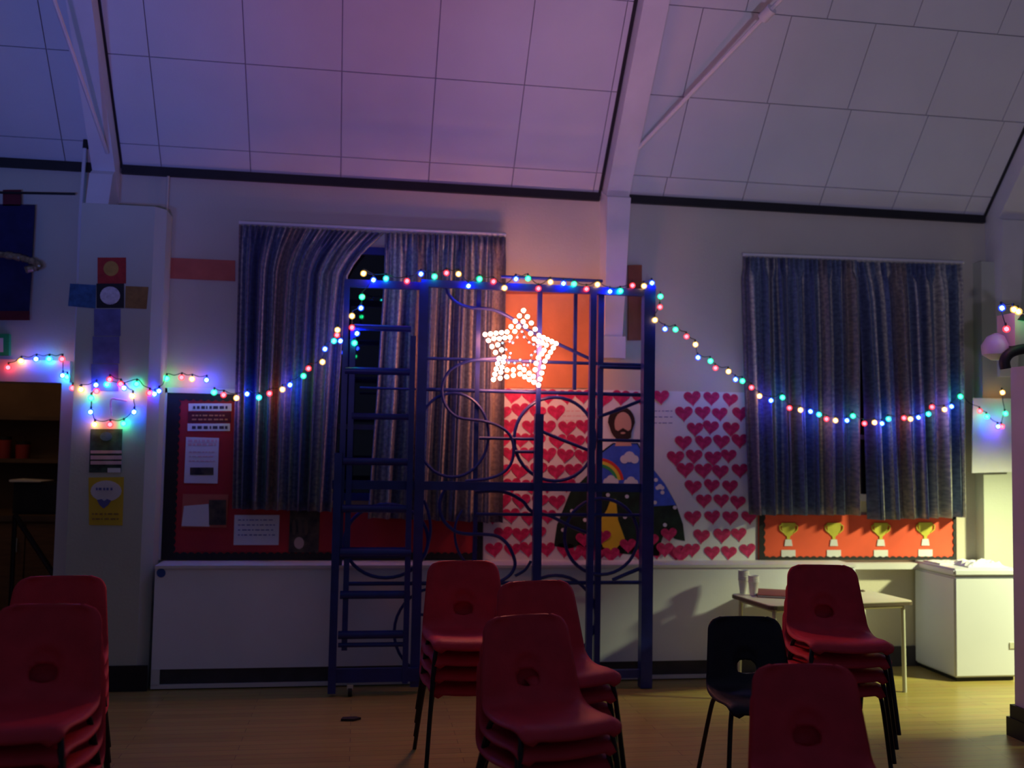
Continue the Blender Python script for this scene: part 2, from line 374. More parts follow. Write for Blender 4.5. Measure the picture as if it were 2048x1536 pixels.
sill = MB().box((3.41, D-0.09, 0.70), (4.0, D, 0.74)); struct('trim_3', sill, 'trim_white', 'pale ledge beside the white freezer')

# dark side room through the doorway
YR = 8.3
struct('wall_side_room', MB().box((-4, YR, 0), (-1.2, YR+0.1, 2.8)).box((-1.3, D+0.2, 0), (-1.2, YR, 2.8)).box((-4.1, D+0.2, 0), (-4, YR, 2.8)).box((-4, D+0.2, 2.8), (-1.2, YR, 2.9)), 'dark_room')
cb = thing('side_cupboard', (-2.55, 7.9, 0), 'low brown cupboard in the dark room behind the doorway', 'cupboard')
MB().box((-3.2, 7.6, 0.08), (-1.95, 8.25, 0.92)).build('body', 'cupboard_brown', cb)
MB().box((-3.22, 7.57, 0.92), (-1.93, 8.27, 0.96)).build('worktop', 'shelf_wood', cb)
for x0, x1 in ((-3.18, -2.78), (-2.77, -2.37), (-2.36, -1.97)):
    d_ = MB().box((x0, 7.58, 0.1), (x1, 7.6, 0.9)).build('cupboard_door', 'cupboard_brown', cb)
    MB().tube([(x1-0.05, 7.565, 0.7), (x1-0.05, 7.565, 0.8)], 0.008).build('handle', 'steel_pale', d_)
tv = thing('black_case', (-2.25, 7.8, 0.96), 'black boxy case standing on the brown cupboard', 'case')
MB().box((-2.5, 7.7, 0.962), (-2.0, 8.1, 1.2)).build('body', 'black', tv); MB().box((-2.48, 7.69, 0.98), (-2.02, 7.7, 1.18)).build('front_panel', 'black_metal', tv)
ps = MB().hexa([(-2.52, 7.66, 1.2), (-2.3, 7.66, 1.2), (-2.28, 7.9, 1.2), (-2.5, 7.9, 1.2), (-2.52, 7.66, 1.215), (-2.3, 7.66, 1.206), (-2.28, 7.9, 1.206), (-2.5, 7.9, 1.215)]).build('paper_pile', 'paper_white'); tag(ps, 'pale papers lying on the black case', 'papers')
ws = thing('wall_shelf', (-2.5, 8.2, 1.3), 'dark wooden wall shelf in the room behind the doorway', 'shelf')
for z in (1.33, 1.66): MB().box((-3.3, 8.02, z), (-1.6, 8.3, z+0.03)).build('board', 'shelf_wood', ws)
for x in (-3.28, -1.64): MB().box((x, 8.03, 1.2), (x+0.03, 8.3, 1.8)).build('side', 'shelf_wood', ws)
for x, h_, l in ((-2.72, 0.17, 'short red tub on the dark shelf by the door edge of the frame'), (-2.58, 0.13, 'small red jar on the dark shelf beside the red tub'), (-2.12, 0.15, 'dull red canister on the dark shelf near the blue lit door trim')):
    o = thing('shelf_tub', (x, 8.12, 1.36), l, 'tub', 'red tubs on the dark shelf')
    MB().lathe([(0.05, 0), (0.055, h_*0.8), (0.05, h_*0.82)], (x, 8.12, 1.361)).build('body', 'red_box', o); MB().lathe([(0.05, h_*0.8), (0.052, h_*0.98), (0.03, h_)], (x, 8.12, 1.362)).build('lid', 'black', o)
ra = thing('leaning_rail', (-2.3, 7.2, 0), 'dark sloping handrail inside the dark doorway', 'rail')
MB().tube([P(30, 1030, 7.2), P(108, 1150, 7.0), P(150, 1215, 6.9)], 0.018).build('rail', 'black_metal', ra)
MB().tube([P(30, 1030, 7.2), Vector((P(30, 1030, 7.2).x, 7.2, 0))], 0.016).build('post', 'black_metal', ra)

# pipes on the wall by the pier
cp = thing('conduit_pipe', P(160, 700, 6.5), 'thin white conduit pipe with black cap at the pier edge', 'pipe')
MB().tube([P(170, 295, 6.48), P(160, 440, 6.48), P(152, 720, 6.48)], 0.012).build('pipe', 'trim_white', cp)
MB().tube([P(172, 280, 6.48), P(171, 297, 6.48)], 0.018).build('cap', 'black', cp)
cp = thing('conduit_pipe', P(336, 400, 6.57), 'short thin white conduit under the eave above the red band', 'pipe')
MB().tube([P(337, 346, 6.58), P(334, 410, 6.58), P(332, 500, 6.58)], 0.009).build('pipe', 'wall', cp)

# ------------------------------------------------------------------ windows
for k, (x0, y0, x1, y1) in enumerate(((500, 480, 985, 1000), (1520, 545, 1900, 1000))):
    a = P(x0, y1, D); b = P(x1, y0, D); z0, z1 = max(a.z, 1.15), 2.85
    w = bpy.data.objects.new('window_%d' % (k+1), None); COL.objects.link(w); w.location = (a.x, D, z0); w.matrix_basis = Matrix.Translation((a.x, D, z0)); w['kind'] = 'structure'
    w['label'] = ('dark night window behind the left curtains', 'dark night window behind the right curtains')[k]
    fr = MB()
    for (c, d_) in (((a.x, z0), (b.x, z0+0.05)), ((a.x, z1-0.05), (b.x, z1)), ((a.x, z0), (a.x+0.05, z1)), ((b.x-0.05, z0), (b.x, z1))): fr.box((c[0], D-0.03, c[1]), (d_[0], D, d_[1]))
    fr.build('window_frame', 'trim_white' if k else 'frame_blue', w)
    nx = 3
    for i in range(nx):
        for (za, zb) in ((z0+0.05, 1.62), (1.655, z1-0.05)):
            xa = a.x+0.05+(b.x-a.x-0.1)*i/nx; xb = a.x+0.05+(b.x-a.x-0.1)*(i+1)/nx
            MB().box((xa+0.012, D-0.012, za), (xb-0.012, D-0.002, zb)).build('pane', 'night_glass', w)
    for i in range(1, nx):
        xa = a.x+0.05+(b.x-a.x-0.1)*i/nx; MB().box((xa-0.012, D-0.025, z0+0.05), (xa+0.012, D, z1-0.05)).build('mullion', 'skirting', w)
    MB().box((a.x+0.05, D-0.025, 1.62), (b.x-0.05, D, 1.655)).build('transom', 'skirting', w)

# ------------------------------------------------------------------ wall boards
def lerp_tab(tab, y):
    for (y0, x0), (y1, x1) in zip(tab, tab[1:]):
        if y <= y1: return x0+(x1-x0)*max(0, (y-y0))/(y1-y0)
    return tab[-1][1]
def scallop(x0, x1, z0, z1, step, depth, inner):  # strip with a wavy inner edge
    pts = []
    if inner in ('up', 'down'):
        n = max(2, int((x1-x0)/step))
        for i in range(n):
            for k in range(4):
                u = (i+k/4)/n; w = depth*abs(math.sin(math.pi*k/4))
                pts.append((x0+(x1-x0)*u, (z1-depth+w) if inner == 'up' else (z0+depth-w)))
        pts.append((x1, z1-depth if inner == 'up' else z0+depth))
        pts += [(x1, z0), (x0, z0)] if inner == 'up' else [(x1, z1), (x0, z1)]
    else:
        n = max(2, int((z1-z0)/step))
        for i in range(n):
            for k in range(4):
                u = (i+k/4)/n; w = depth*abs(math.sin(math.pi*k/4))
                pts.append(((x1-depth+w) if inner == 'right' else (x0+depth-w), z0+(z1-z0)*u))
        pts.append((x1-depth if inner == 'right' else x0+depth, z1))
        pts += [(x0, z1), (x0, z0)] if inner == 'right' else [(x1, z1), (x1, z0)]
    return pts
YN = D-0.02
nb = thing('notice_board', (-0.2, D, 0.76), 'large red backed notice board with black scalloped border', 'notice board')
n0, n1 = -1.228, 0.845; nz0, nz1 = 0.762, 1.835
MB().box((n0, YN, nz0), (n1, D-0.001, 1.10)).box((n0, YN, 1.10), (-0.60, D-0.001, nz1)).build('red_backing', 'red_paper', nb)
card('border', scallop(n0, n0+0.085, nz0, nz1, 0.045, 0.012, 'right'), YN-0.006, 'black', nb, 0.006)
card('border', scallop(n0+0.07, n1, nz0, nz0+0.05, 0.045, 0.012, 'up'), YN-0.007, 'black', nb, 0.006)
card('border', scallop(n0+0.07, -0.60, nz1-0.05, nz1, 0.045, 0.012, 'down'), YN-0.007, 'black', nb, 0.006)
card('border', scallop(n1-0.045, n1, nz0, 1.10, 0.045, 0.012, 'left'), YN-0.006, 'black', nb, 0.006)
MB().box((n0-0.05, D-0.03, nz0), (n0-0.002, D, nz1+0.03)).build('side_frame', 'trim_white', nb)
MB().box((n0-0.05, D-0.03, nz1), (-0.6, D, nz1+0.035)).build('top_frame', 'trim_white', nb)
Y1 = YN-0.005
def marks(parent, x0, x1, ys, Y, m='ink', n=6, h=3, seed=1):
    rnd = random.Random(seed)
    for y in ys:
        x = x0
        mb = MB()
        while x < x1-3:
            w = rnd.uniform(3, 10); mb.prism(rect_px(x, y-h/2, min(x1, x+w), y+h/2, Y), Y, Y+0.001); x += w+rnd.uniform(2, 4)
        mb.build('print_line', m, parent)
t = thing('header_sign', P(420, 862, Y1), 'striped header sign at the top of the red notice board', 'sign')
card('strip', rect_px(377, 807, 463, 822, Y1), Y1, 'paper_white', t); card('strip', rect_px(376, 824, 462, 845, Y1), Y1, 'maroon_cloth', t); card('strip', rect_px(375, 847, 460, 862, Y1), Y1, 'paper_white', t)
marks(t, 386, 455, (815,), Y1-0.002, 'ink', h=6, seed=3); marks(t, 384, 455, (831, 839), Y1-0.002, 'cork_orange', h=3, seed=4); marks(t, 384, 455, (855,), Y1-0.002, 'ink', h=6, seed=5)
t = thing('white_notice', P(403, 966, Y1), 'upright white notice with pink heading and dark strip', 'notice')
card('sheet', px([(368, 966), (435, 967), (438, 876), (372, 874)], Y1), Y1, 'paper_white', t); marks(t, 376, 434, (882, 889), Y1-0.002, 'paper_pink', h=5, seed=6); marks(t, 378, 430, (904, 913, 922), Y1-0.002, 'paper_pink', h=2, seed=7)
card('dark_strip', rect_px(380, 935, 427, 950, Y1-0.002), Y1-0.002, 'paper_dark', t)
t = thing('card_notice', P(408, 1055, Y1), 'wide reddish card with a white page and a dark photo', 'notice')
card('sheet', px([(362, 1055), (453, 1055), (457, 989), (366, 988)], Y1), Y1, 'red_band', t); card('page', px([(363, 1052), (419, 1053), (417, 1008), (368, 1012)], Y1-0.003), Y1-0.003, 'paper_white', t); card('photo', rect_px(418, 1000, 452, 1050, Y1-0.005), Y1-0.005, 'paper_dark', t)
t = thing('white_notice', P(512, 1090, Y1), 'landscape white notice under the curtain hem', 'notice')
card('sheet', px([(467, 1090), (557, 1090), (559, 1030), (469, 1030)], Y1), Y1, 'paper_white', t); marks(t, 476, 550, (1040, 1050, 1060, 1070), Y1-0.002, 'card_violet', h=2, seed=9)
t = thing('photo_print', P(610, 1105, Y1), 'dark photo print pinned beside the landscape white notice', 'photo')
card('sheet', px([(577, 1105), (637, 1106), (640, 1020), (580, 1020)], Y1), Y1, 'paper_dark', t); card('pale_patch', ell_px(598, 1086, 10, 12, Y1-0.002), Y1-0.002, 'box_beige', t)
for i_, xx in enumerate((588, 600, 612)): card('figure_print', ell_px(xx, 1055, 4, 16, Y1-0.002, 10), Y1-0.002, 'table_edge', t)

# orange board and wooden planks on the wall
ob = thing('cork_board', P(1100, 775, D), 'orange board on the wall behind the lit star', 'board')
MB().prism(rect_px(1003, 588, 1202, 776, D-0.012), D-0.015, D-0.001).build('panel', 'cork_orange', ob)
MB().prism(rect_px(1001, 578, 1204, 588, D-0.02), D-0.025, D-0.001).build('top_batten', 'plank_brown', ob)
card('plank', rect_px(1257, 530, 1284, 680, D-0.03), D-0.03, 'plank_brown', None, 0.029); tag(bpy.context.scene.objects['plank'], 'upright brown plank fixed to the wall near the frame corner', 'plank')
o = card('wall_band', px([(328, 556), (470, 562), (470, 521), (330, 515)], D-0.012), D-0.012, 'red_band', None, 0.011); tag(o, 'faded red band across the wall between pier and curtain', 'band')

# heart display
YH = D-0.012
hd = thing('heart_display', P(1240, 1130, D), 'white paper display covered in pink hearts around a paper figure', 'display')
card('paper_backing', px([(966, 1130), (1512, 1128), (1512, 1040), (1495, 785), (968, 776)], YH), YH, 'paper_white', hd, 0.008)
hp = []
for k in range(26):
    a = 2*math.pi*k/26
    hp.append((0.0038*16*math.sin(a)**3, 0.0036*(13*math.cos(a)-5*math.cos(2*a)-2*math.cos(3*a)-math.cos(4*a))))
hm = MB().prism(hp, 0, 0.003).mesh('heart', 'heart_pink')
def inside(p, poly):
    c = False
    for (x0, y0), (x1, y1) in zip(poly, poly[1:]+poly[:1]):
        if (y0 > p[1]) != (y1 > p[1]) and p[0] < (x1-x0)*(p[1]-y0)/(y1-y0)+x0: c = not c
    return c
robe = [(1226, 886), (1276, 886), (1296, 925), (1330, 968), (1352, 1008), (1366, 1048), (1370, 1082), (1350, 1078), (1330, 1060), (1322, 1085), (1318, 1112), (1250, 1108), (1190, 1100), (1160, 1090), (1140, 1098), (1108, 1092), (1114, 1050), (1140, 985), (1185, 940), (1200, 905)]
keep = [(1205, 795), (1345, 800), (1345, 880), (1300, 890), (1335, 930), (1380, 1000), (1395, 1090), (1100, 1095), (1100, 1050), (1128, 985), (1180, 930), (1195, 890)]
ys = [795, 824, 853, 881, 911, 940, 970, 1001, 1034, 1068, 1100]
rnd = random.Random(5)
def heart(x, y, yy=YH-0.004):
    p = P(x, y, yy); o = link('heart', hm, None, (p.x, yy, p.z)); o.rotation_euler = (0, rnd.uniform(-0.12, 0.12), 0); o.matrix_basis = Matrix.Translation((p.x, yy, p.z)) @ Matrix.Rotation(rnd.uniform(-0.12, 0.12), 4, 'Y') @ Matrix.Scale(rnd.uniform(0.95, 1.08), 4)
    adopt(o, hd)
for i, y in enumerate(ys):
    x = 986+(18 if i % 2 else 0)
    while x < 1502:
        if not inside((x, y), keep) and not (x > 1488 and y < 1030) and not (1120 < x < 1180 and 800 < y < 850) and not (x > 1300 and x < 1352 and y < 880):
            heart(x+rnd.uniform(-3, 3), y+rnd.uniform(-3, 3)+(x-1200)*0.008)
        x += 36.5
for x, y in ((1168, 1078), (1205, 1072), (1222, 1108), (1256, 1090), (1300, 1080), (1338, 1068), (1330, 1098), (1362, 1108), (1322, 793), (1150, 1108), (1188, 1110), (1288, 1110)): heart(x, y, YH-0.012)
rb = card('robe_skirt', px(robe, YH-0.004), YH-0.004, 'robe_dark', hd)
card('robe_top', px([(1228, 888), (1274, 888), (1296, 925), (1330, 968), (1352, 1010), (1300, 1013), (1290, 985), (1200, 978), (1192, 960), (1196, 912)], YH-0.006), YH-0.006, 'robe_blue', hd)
card('path_strip', px([(1222, 998), (1232, 998), (1236, 1040), (1250, 1078), (1226, 1104), (1206, 1094), (1194, 1062), (1200, 1040), (1214, 1020)], YH-0.007), YH-0.007, 'yellow_paper', hd)
for m_, r0, r1 in (('rainbow_red', 44, 50), ('rainbow_yellow', 38, 44), ('rainbow_green', 32, 38)):
    arc = [(1198+r1*math.cos(a), 966-r1*math.sin(a)) for a in [R(8+10*k) for k in range(9)]]+[(1198+r0*math.cos(a), 966-r0*math.sin(a)) for a in [R(8+10*k) for k in range(9)][::-1]]
    card('rainbow_band', px(arc, YH-0.008), YH-0.008, m_, hd)
def cloud(cx, cy, s):
    mb = MB()
    for dx, dy, r in ((-0.6, 0.1, 0.5), (0, -0.2, 0.65), (0.6, 0.1, 0.5)): mb.prism(ell_px(cx+dx*s, cy+dy*s, r*s, r*s, YH-0.0095, 12), YH-0.0095+0.0004*dx, YH-0.007)
    return mb.build('paper_cloud', 'paper_white', hd)
cloud(1259, 917, 17); cloud(1222, 962, 14); cloud(1262, 964, 13); cloud(1320, 975, 8)
hr = card('paper_hair', px([(1243+27*math.cos(a)*(1 if math.sin(a) < 0.2 else 0.9), 845+(32 if math.sin(a) < 0 else 36)*math.sin(a)) for a in [2*math.pi*k/22 for k in range(22)]], YH-0.007), YH-0.007, 'hair_paper', hd)
fc = card('paper_face', ell_px(1246, 848, 17, 24, YH-0.009), YH-0.009, 'skin_paper', hd)
card('paper_beard', px([(1229, 858), (1236, 862), (1246, 856), (1256, 862), (1263, 858), (1262, 876), (1246, 882), (1231, 876)], YH-0.011), YH-0.011, 'hair_paper', hd); card('mouth', ell_px(1246, 866, 5, 2, YH-0.0125, 10), YH-0.0125, 'skin_paper', hd)
card('paper_neck', px([(1234, 880), (1260, 880), (1264, 892), (1230, 892)], YH-0.0065), YH-0.0065, 'skin_paper', hd)
rn = random.Random(11)
for x, y in ((1216, 990), (1254, 993), (1250, 1034), (1144, 1022), (1126, 1060), (1170, 1040), (1350, 1015), (1330, 1050), (1312, 960), (1180, 1000), (1325, 985), (1310, 1005)): card('star_dot', ell_px(x, y, 4, 4, YH-0.0085, 8), YH-0.0085, 'paper_white', hd)
marks(hd, 1125, 1180, (822, 832, 841), YH-0.002, 'paper_pink', h=2, seed=21); marks(hd, 1305, 1345, (822, 834, 846), YH-0.002, 'card_violet', h=1.5, seed=22)

# trophy board
tb = thing('trophy_board', P(1715, 1119, D), 'orange red board with four cut-out trophies and black border', 'board')
YT = D-0.02
MB().prism(rect_px(1518, 1030, 1912, 1120, YT), YT, D-0.001).build('red_backing', 'trophy_red', tb)
a = P(1518, 1120, YT); b = P(1912, 1030, YT)
card('border', scallop(a.x, a.x+0.045, a.z, b.z, 0.05, 0.012, 'right'), YT-0.006, 'black', tb, 0.006)
card('border', scallop(b.x-0.03, b.x, a.z, b.z, 0.05, 0.012, 'left'), YT-0.006, 'black', tb, 0.006)
card('border', scallop(a.x+0.03, b.x-0.02, a.z, a.z+0.028, 0.05, 0.012, 'up'), YT-0.007, 'black', tb, 0.006)
for cx, cy in ((1577, 1064), (1668, 1064), (1762, 1064), (1851, 1063)):
    cup = [(-14, -18), (14, -18), (13, -4), (8, 5), (3, 9), (3, 15), (-3, 15), (-3, 9), (-8, 5), (-13, -4)]
    t_ = card('trophy_cup', px([(cx+x, cy+y) for x, y in cup], YT-0.006), YT-0.006, 'trophy_gold', tb)
    for s in (-1, 1):
        MB().tube([P(cx+s*13, cy-15, YT-0.005), P(cx+s*18, cy-12, YT-0.005), P(cx+s*17, cy-4, YT-0.005), P(cx+s*10, cy+2, YT-0.005)], 0.005, 6).build('trophy_handle', 'trophy_gold', t_)
    card('trophy_base', px([(cx-8, cy+28), (cx+8, cy+28), (cx+6, cy+15), (cx-6, cy+15)], YT-0.006), YT-0.006, 'paper_white', tb)
    card('name_label', rect_px(cx-14, cy+36, cx+14, cy+50, YT-0.005), YT-0.005, 'paper_white', tb)

# ------------------------------------------------------------------ curtains
def curtain(name, left, right, Y, seed, label, amp=0.058, folds=9, fs=1.0):
    rnd = random.Random(seed)
    nu, nv = 150, 26
    y0 = left[0][0]; y1 = left[-1][0]
    ph = [rnd.uniform(0, 6.28) for _ in range(4)]
    v = []; uvs = []
    Xw = abs(P(right[-1][1], y1, Y).x-P(left[-1][1], y1, Y).x)
    for j in range(nv+1):
        w = j/nv
        for i in range(nu+1):
            u = i/nu
            yl = y0+(y1-y0)*w; yr = right[0][0]+(right[-1][0]-right[0][0])*w
            a = P(lerp_tab(left, yl), yl, Y); b = P(lerp_tab(right, yr), yr, Y)
            p = a.lerp(b, u)
            uu = u+0.012*math.sin(9*u+ph[0])+0.006*math.sin(3*w+ph[1]+7*u)
            A = amp*(0.6+0.4*w)
            s = math.sin(2*math.pi*folds*uu+ph[2]); s = math.copysign(abs(s)**0.55, s)
            yy = Y-A*(0.75*s+0.35*math.sin(2*math.pi*folds*2.17*uu+ph[3])+0.25*math.sin(2*math.pi*folds*0.47*uu+ph[1]))
            if w < 0.04: yy = Y-amp*0.35*math.sin(2*math.pi*folds*3*uu)
            v.append((p.x+0.012*math.cos(2*math.pi*folds*uu+ph[2])*w, yy, p.z)); uvs.append((u*Xw*fs*1.5+seed, w*1.9))
    f = [(j*(nu+1)+i, (j+1)*(nu+1)+i, (j+1)*(nu+1)+i+1, j*(nu+1)+i+1) for j in range(nv) for i in range(nu)]
    me = bpy.data.meshes.new(name); me.from_pydata(v, [], f); me.materials.append(MATS['curtain'])
    ul = me.uv_layers.new(name='UVMap')
    for l in me.loops: ul.data[l.index].uv = uvs[l.vertex_index]
    for p in me.polygons: p.use_smooth = True
    o = link(name, me); sd = o.modifiers.new('thickness', 'SOLIDIFY'); sd.thickness = 0.003; sd.offset = 0
    return tag(o, label, 'curtain', 'striped hall curtains')
YC = 6.49
curtain('curtain', [(450, 479), (1018, 468)], [(466, 768), (500, 730), (545, 696), (620, 688), (800, 676), (1024, 664)], YC, 3, 'striped curtain drawn aside at its top, nearest the notice board', folds=9)
curtain('curtain', [(466, 770), (560, 768), (650, 762), (800, 753), (915, 744), (1036, 736)], [(474, 1012), (1046, 1002)], YC, 8, 'striped curtain hanging behind the blue climbing frame', folds=8)
curtain('curtain', [(514, 1486), (1030, 1502)], [(522, 1716), (700, 1722), (1030, 1724)], YC, 14, 'striped curtain beside the heart display, above the trophies', folds=8)
curtain('curtain', [(524, 1712), (600, 1724), (800, 1736), (1040, 1746)], [(530, 1926), (1034, 1934)], YC, 21, 'striped curtain by the hall corner, lit yellow near its hem', folds=7, amp=0.06)
for k, (x0, ya, x1, yb) in enumerate(((478, 445, 1012, 469), (1486, 509, 1927, 525))):
    o = MB().tube([P(x0, ya, 6.5), P(x1, yb, 6.5)], 0.012, 8).build('curtain_rail', 'trim_white'); tag(o, ('pale rail carrying the curtains behind the climbing frame', 'pale rail carrying the curtains above the trophy board')[k], 'curtain rail')

# ------------------------------------------------------------------ things on the pier and beside it
YQ = YP-0.003
cr = thing('card_cross', P(215, 780, YQ), 'paper cross made of coloured picture cards on the pier', 'wall decoration')
card('red_card', rect_px(195, 515, 252, 567, YQ), YQ, 'card_red', cr); card('sun_disc', ell_px(222, 537, 15, 15, YQ-0.003), YQ-0.003, 'card_yellow', cr)
card('blue_card', px([(136, 612), (191, 617), (192, 570), (140, 567)], YQ-0.001), YQ-0.001, 'card_blue', cr)
card('black_card', rect_px(193, 567, 248, 616, YQ-0.002), YQ-0.002, 'black', cr); card('moon_disc', ell_px(220, 591, 20, 18, YQ-0.005), YQ-0.005, 'moon', cr)
card('ochre_card', px([(250, 616), (293, 618), (297, 574), (251, 572)], YQ-0.001), YQ-0.001, 'card_ochre', cr)
for ya, yb in ((618, 672), (673, 727), (728, 782)): card('violet_card', rect_px(188-(ya-618)*0.05, ya, 241-(ya-618)*0.04, yb, YQ), YQ, 'card_violet', cr)
pd = thing('dark_poster', P(211, 945, YQ), 'dark green poster with pale text bands on the pier', 'poster')
card('sheet', px([(178, 945), (242, 945), (245, 858), (181, 858)], YQ), YQ, 'poster_dark', pd)
for y0, y1 in ((901, 907), (911, 919), (922, 929)): card('text_band', rect_px(181, y0, 243, y1, YQ-0.002), YQ-0.002, 'paper_pink', pd)
card('pale_corner', rect_px(215, 936, 241, 945, YQ-0.002), YQ-0.002, 'paper_white', pd); card('emblem', ell_px(212, 873, 12, 9, YQ-0.002), YQ-0.002, 'card_blue', pd)
py_ = thing('yellow_poster', P(212, 1050, YQ), 'yellow poster with white oval and blue heart on the pier', 'poster')
card('sheet', px([(178, 1050), (245, 1051), (248, 954), (177, 955)], YQ), YQ, 'poster_yellow', py_); card('white_oval', ell_px(212, 982, 31, 21, YQ-0.002), YQ-0.002, 'poster_oval', py_)
card('blue_heart', px([(194, 1000), (203, 998), (208, 1002), (214, 998), (222, 1001), (216, 1010), (207, 1017), (199, 1010)], YQ-0.004), YQ-0.004, 'poster_heart', py_); marks(py_, 192, 230, (978,), YQ-0.004, 'poster_heart', h=5, seed=31); marks(py_, 184, 240, (1028, 1038), YQ-0.002, 'card_ochre', h=3, seed=32)
o = MB().tube(spline([P(223, 832, YQ-0.01), P(222, 800, YQ-0.012), P(236, 799, YQ-0.012), P(254, 802, YQ-0.01)], 6), 0.006, 6).build('tinsel_strand', 'pink_tinsel'); tag(o, 'bent strand of pale pink tinsel among the lights on the pier', 'tinsel')
# banner
bn = thing('hanging_banner', P(35, 635, 6.55), 'dark navy banner with a gold tinsel swag above the doorway', 'banner')
MB().prism(px([(-60, 634), (58, 634), (70, 410), (-60, 408)], 6.55), 6.545, 6.555).build('cloth', 'navy_cloth', bn); MB().prism(px([(-60, 640), (58, 640), (58, 622), (-60, 622)], 6.54), 6.54, 6.556).build('hem', 'maroon_cloth', bn)
MB().prism(rect_px(6, 380, 42, 412, 6.55), 6.545, 6.556).build('hanging_tab', 'maroon_cloth', bn)
MB().tube([P(-60, 384, 6.54), P(150, 388, 6.54)], 0.008).build('rod', 'black_metal', bn)
tp = spline([P(-40, 508, 6.52), P(10, 510, 6.51), P(50, 518, 6.51), P(78, 532, 6.52), P(50, 540, 6.5)], 14)
rn = random.Random(4)
MB().tube(tp, [0.018+0.008*rn.random() for _ in tp], 8).build('tinsel_swag', 'tinsel', bn)
ex = thing('exit_sign', P(5, 710, 6.57), 'small green exit sign at the edge above the doorway', 'sign')
MB().prism(rect_px(-40, 668, 19, 711, 6.57), 6.56, 6.6).build('sign_body', 'exit_green', ex); MB().prism(rect_px(-30, 676, 6, 704, 6.557), 6.557, 6.56).build('pictogram', 'paper_white', ex)

# ------------------------------------------------------------------ climbing frame
cf = thing('climbing_frame', (0.9, 6.18, 0), 'tall blue metal climbing frame with ladder and looped bars', 'climbing frame')
YF, YK = 6.14, 6.23
def wpx(w, Y): return w*Y/FPX/1.0
def post(xa, ya, xb, yb, w, Y, name='post', dep=None):
    a = P(xa, ya, Y); b = P(xb, yb, Y); h = wpx(w, Y)/2; d = (dep or min(h, 0.025))
    ax = (a.x+b.x)/2 if abs(a.x-b.x) < 0.06 else None
    x0, x1 = (ax, ax) if ax is not None else (a.x, b.x)
    zb = max(0.0, b.z)
    return MB().hexa([(x1-h, Y-d, zb), (x1+h, Y-d, zb), (x1+h, Y+d, zb), (x1-h, Y+d, zb), (x0-h, Y-d, a.z), (x0+h, Y-d, a.z), (x0+h, Y+d, a.z), (x0-h, Y+d, a.z)]).build(name, 'frame_blue', cf)
def rail(xa, xb, y, w, Y, name='rung', flat=False, yb=None):
    a = P(xa, y, Y); b = P(xb, yb if yb is not None else y+(xb-xa)*0.02, Y); z = (a.z+b.z)/2; h = wpx(w, Y)/2
    if flat: return MB().box((a.x, Y-0.018, z-h), (b.x, Y+0.018, z+h)).build(name, 'frame_blue', cf)
    return MB().tube([(a.x, Y, z), (b.x, Y, z)], h, 10).build(name, 'frame_blue', cf)
post(692, 562, 681, 1130, 11, YF); post(704, 655, 691, 1300, 11, YF-0.01); post(677, 906, 663, 1386, 15, YF-0.045)
post(846, 567, 831, 1372, 18, YF); post(825, 672, 811, 1366, 11, YF-0.04)
post(1297, 572, 1290, 1374, 24, YF, dep=0.035)
post(1080, 575, 1076, 832, 9, YF); post(1077, 828, 1070, 1372, 17, YF-0.02)
post(1185, 580, 1178, 1372, 13, YF); post(1201, 580, 1193, 1372, 12, YK)
post(1152, 585, 1148, 780, 7, YK); post(958, 570, 950, 970, 9, YK); post(952, 970, 944, 1372, 8, YK)
rail(690, 845, 568, 15, YF, 'top_rail', True); rail(842, 1308, 572, 15, YF, 'top_rail', True); rail(1002, 1205, 556, 7, YK, 'top_rail')
for y, x0, x1, w in ((655, 708, 822, 13), (741, 690, 826, 15), (832, 704, 820, 13), (922, 686, 820, 15), (1016, 684, 820, 16), (1104, 680, 822, 22), (1188, 680, 820, 16), (1268, 676, 806, 16), (1288, 676, 806, 9)): rail(x0, x1, y, w, YF-0.03)
rail(672, 836, 1348, 26, YF-0.03, 'foot_rail', True)
rail(664, 1300, 966, 17, YF+0.02, 'middle_rail', True)
for y, x0, x1, w in ((776, 720, 832, 5), (719, 848, 1292, 7), (780, 848, 1292, 8), (1160, 696, 1292, 8), (1226, 832, 1060, 6)): rail(x0, x1, y, w, YK, 'thin_rail')
for y, x0, x1, w in ((876, 958, 1080, 7), (903, 1030, 1080, 7), (880, 1196, 1292, 7), (1026, 952, 1292, 7), (734, 1198, 1292, 8)): rail(x0, x1, y, w, YK-0.03, 'thin_rail')
rail(1180, 1300, 1346, 16, YF, 'foot_rail', True)
def loop(cx, cy, rx, ry, w, Y, name='ring'):
    c = P(cx, cy, Y); k = Y/FPX
    MB().tube([(c.x+rx*k*math.cos(2*math.pi*i/36), Y, c.z+ry*k*math.sin(2*math.pi*i/36)) for i in range(36)], w*k/2, 8, True).build(name, 'frame_blue', cf)
loop(1110, 878, 84, 85, 7, YK-0.02); loop(1203, 1073, 77, 77, 7, YK-0.02); loop(906, 870, 72, 84, 6, YK-0.02)
loop(773, 1082, 82, 72, 7, YK); loop(1110, 1235, 84, 84, 7, YK); loop(870, 1262, 80, 84, 6, YK)
def bar(pts, w, Y, name='looped_bar'):
    MB().tube(spline([P(x, y, Y) for x, y in pts], 7), w*Y/FPX/2, 8).build(name, 'frame_blue', cf)
bar([(892, 572), (898, 590), (915, 606), (940, 615), (985, 619), (1022, 636), (1060, 662), (1125, 692), (1191, 723)], 7, YK-0.03)
bar([(1000, 716), (940, 722), (905, 737), (889, 758), (884, 785), (894, 815), (918, 835), (965, 842), (997, 852), (1018, 868), (1027, 892), (1024, 922), (1008, 944), (977, 957), (930, 962)], 6, YK-0.035)
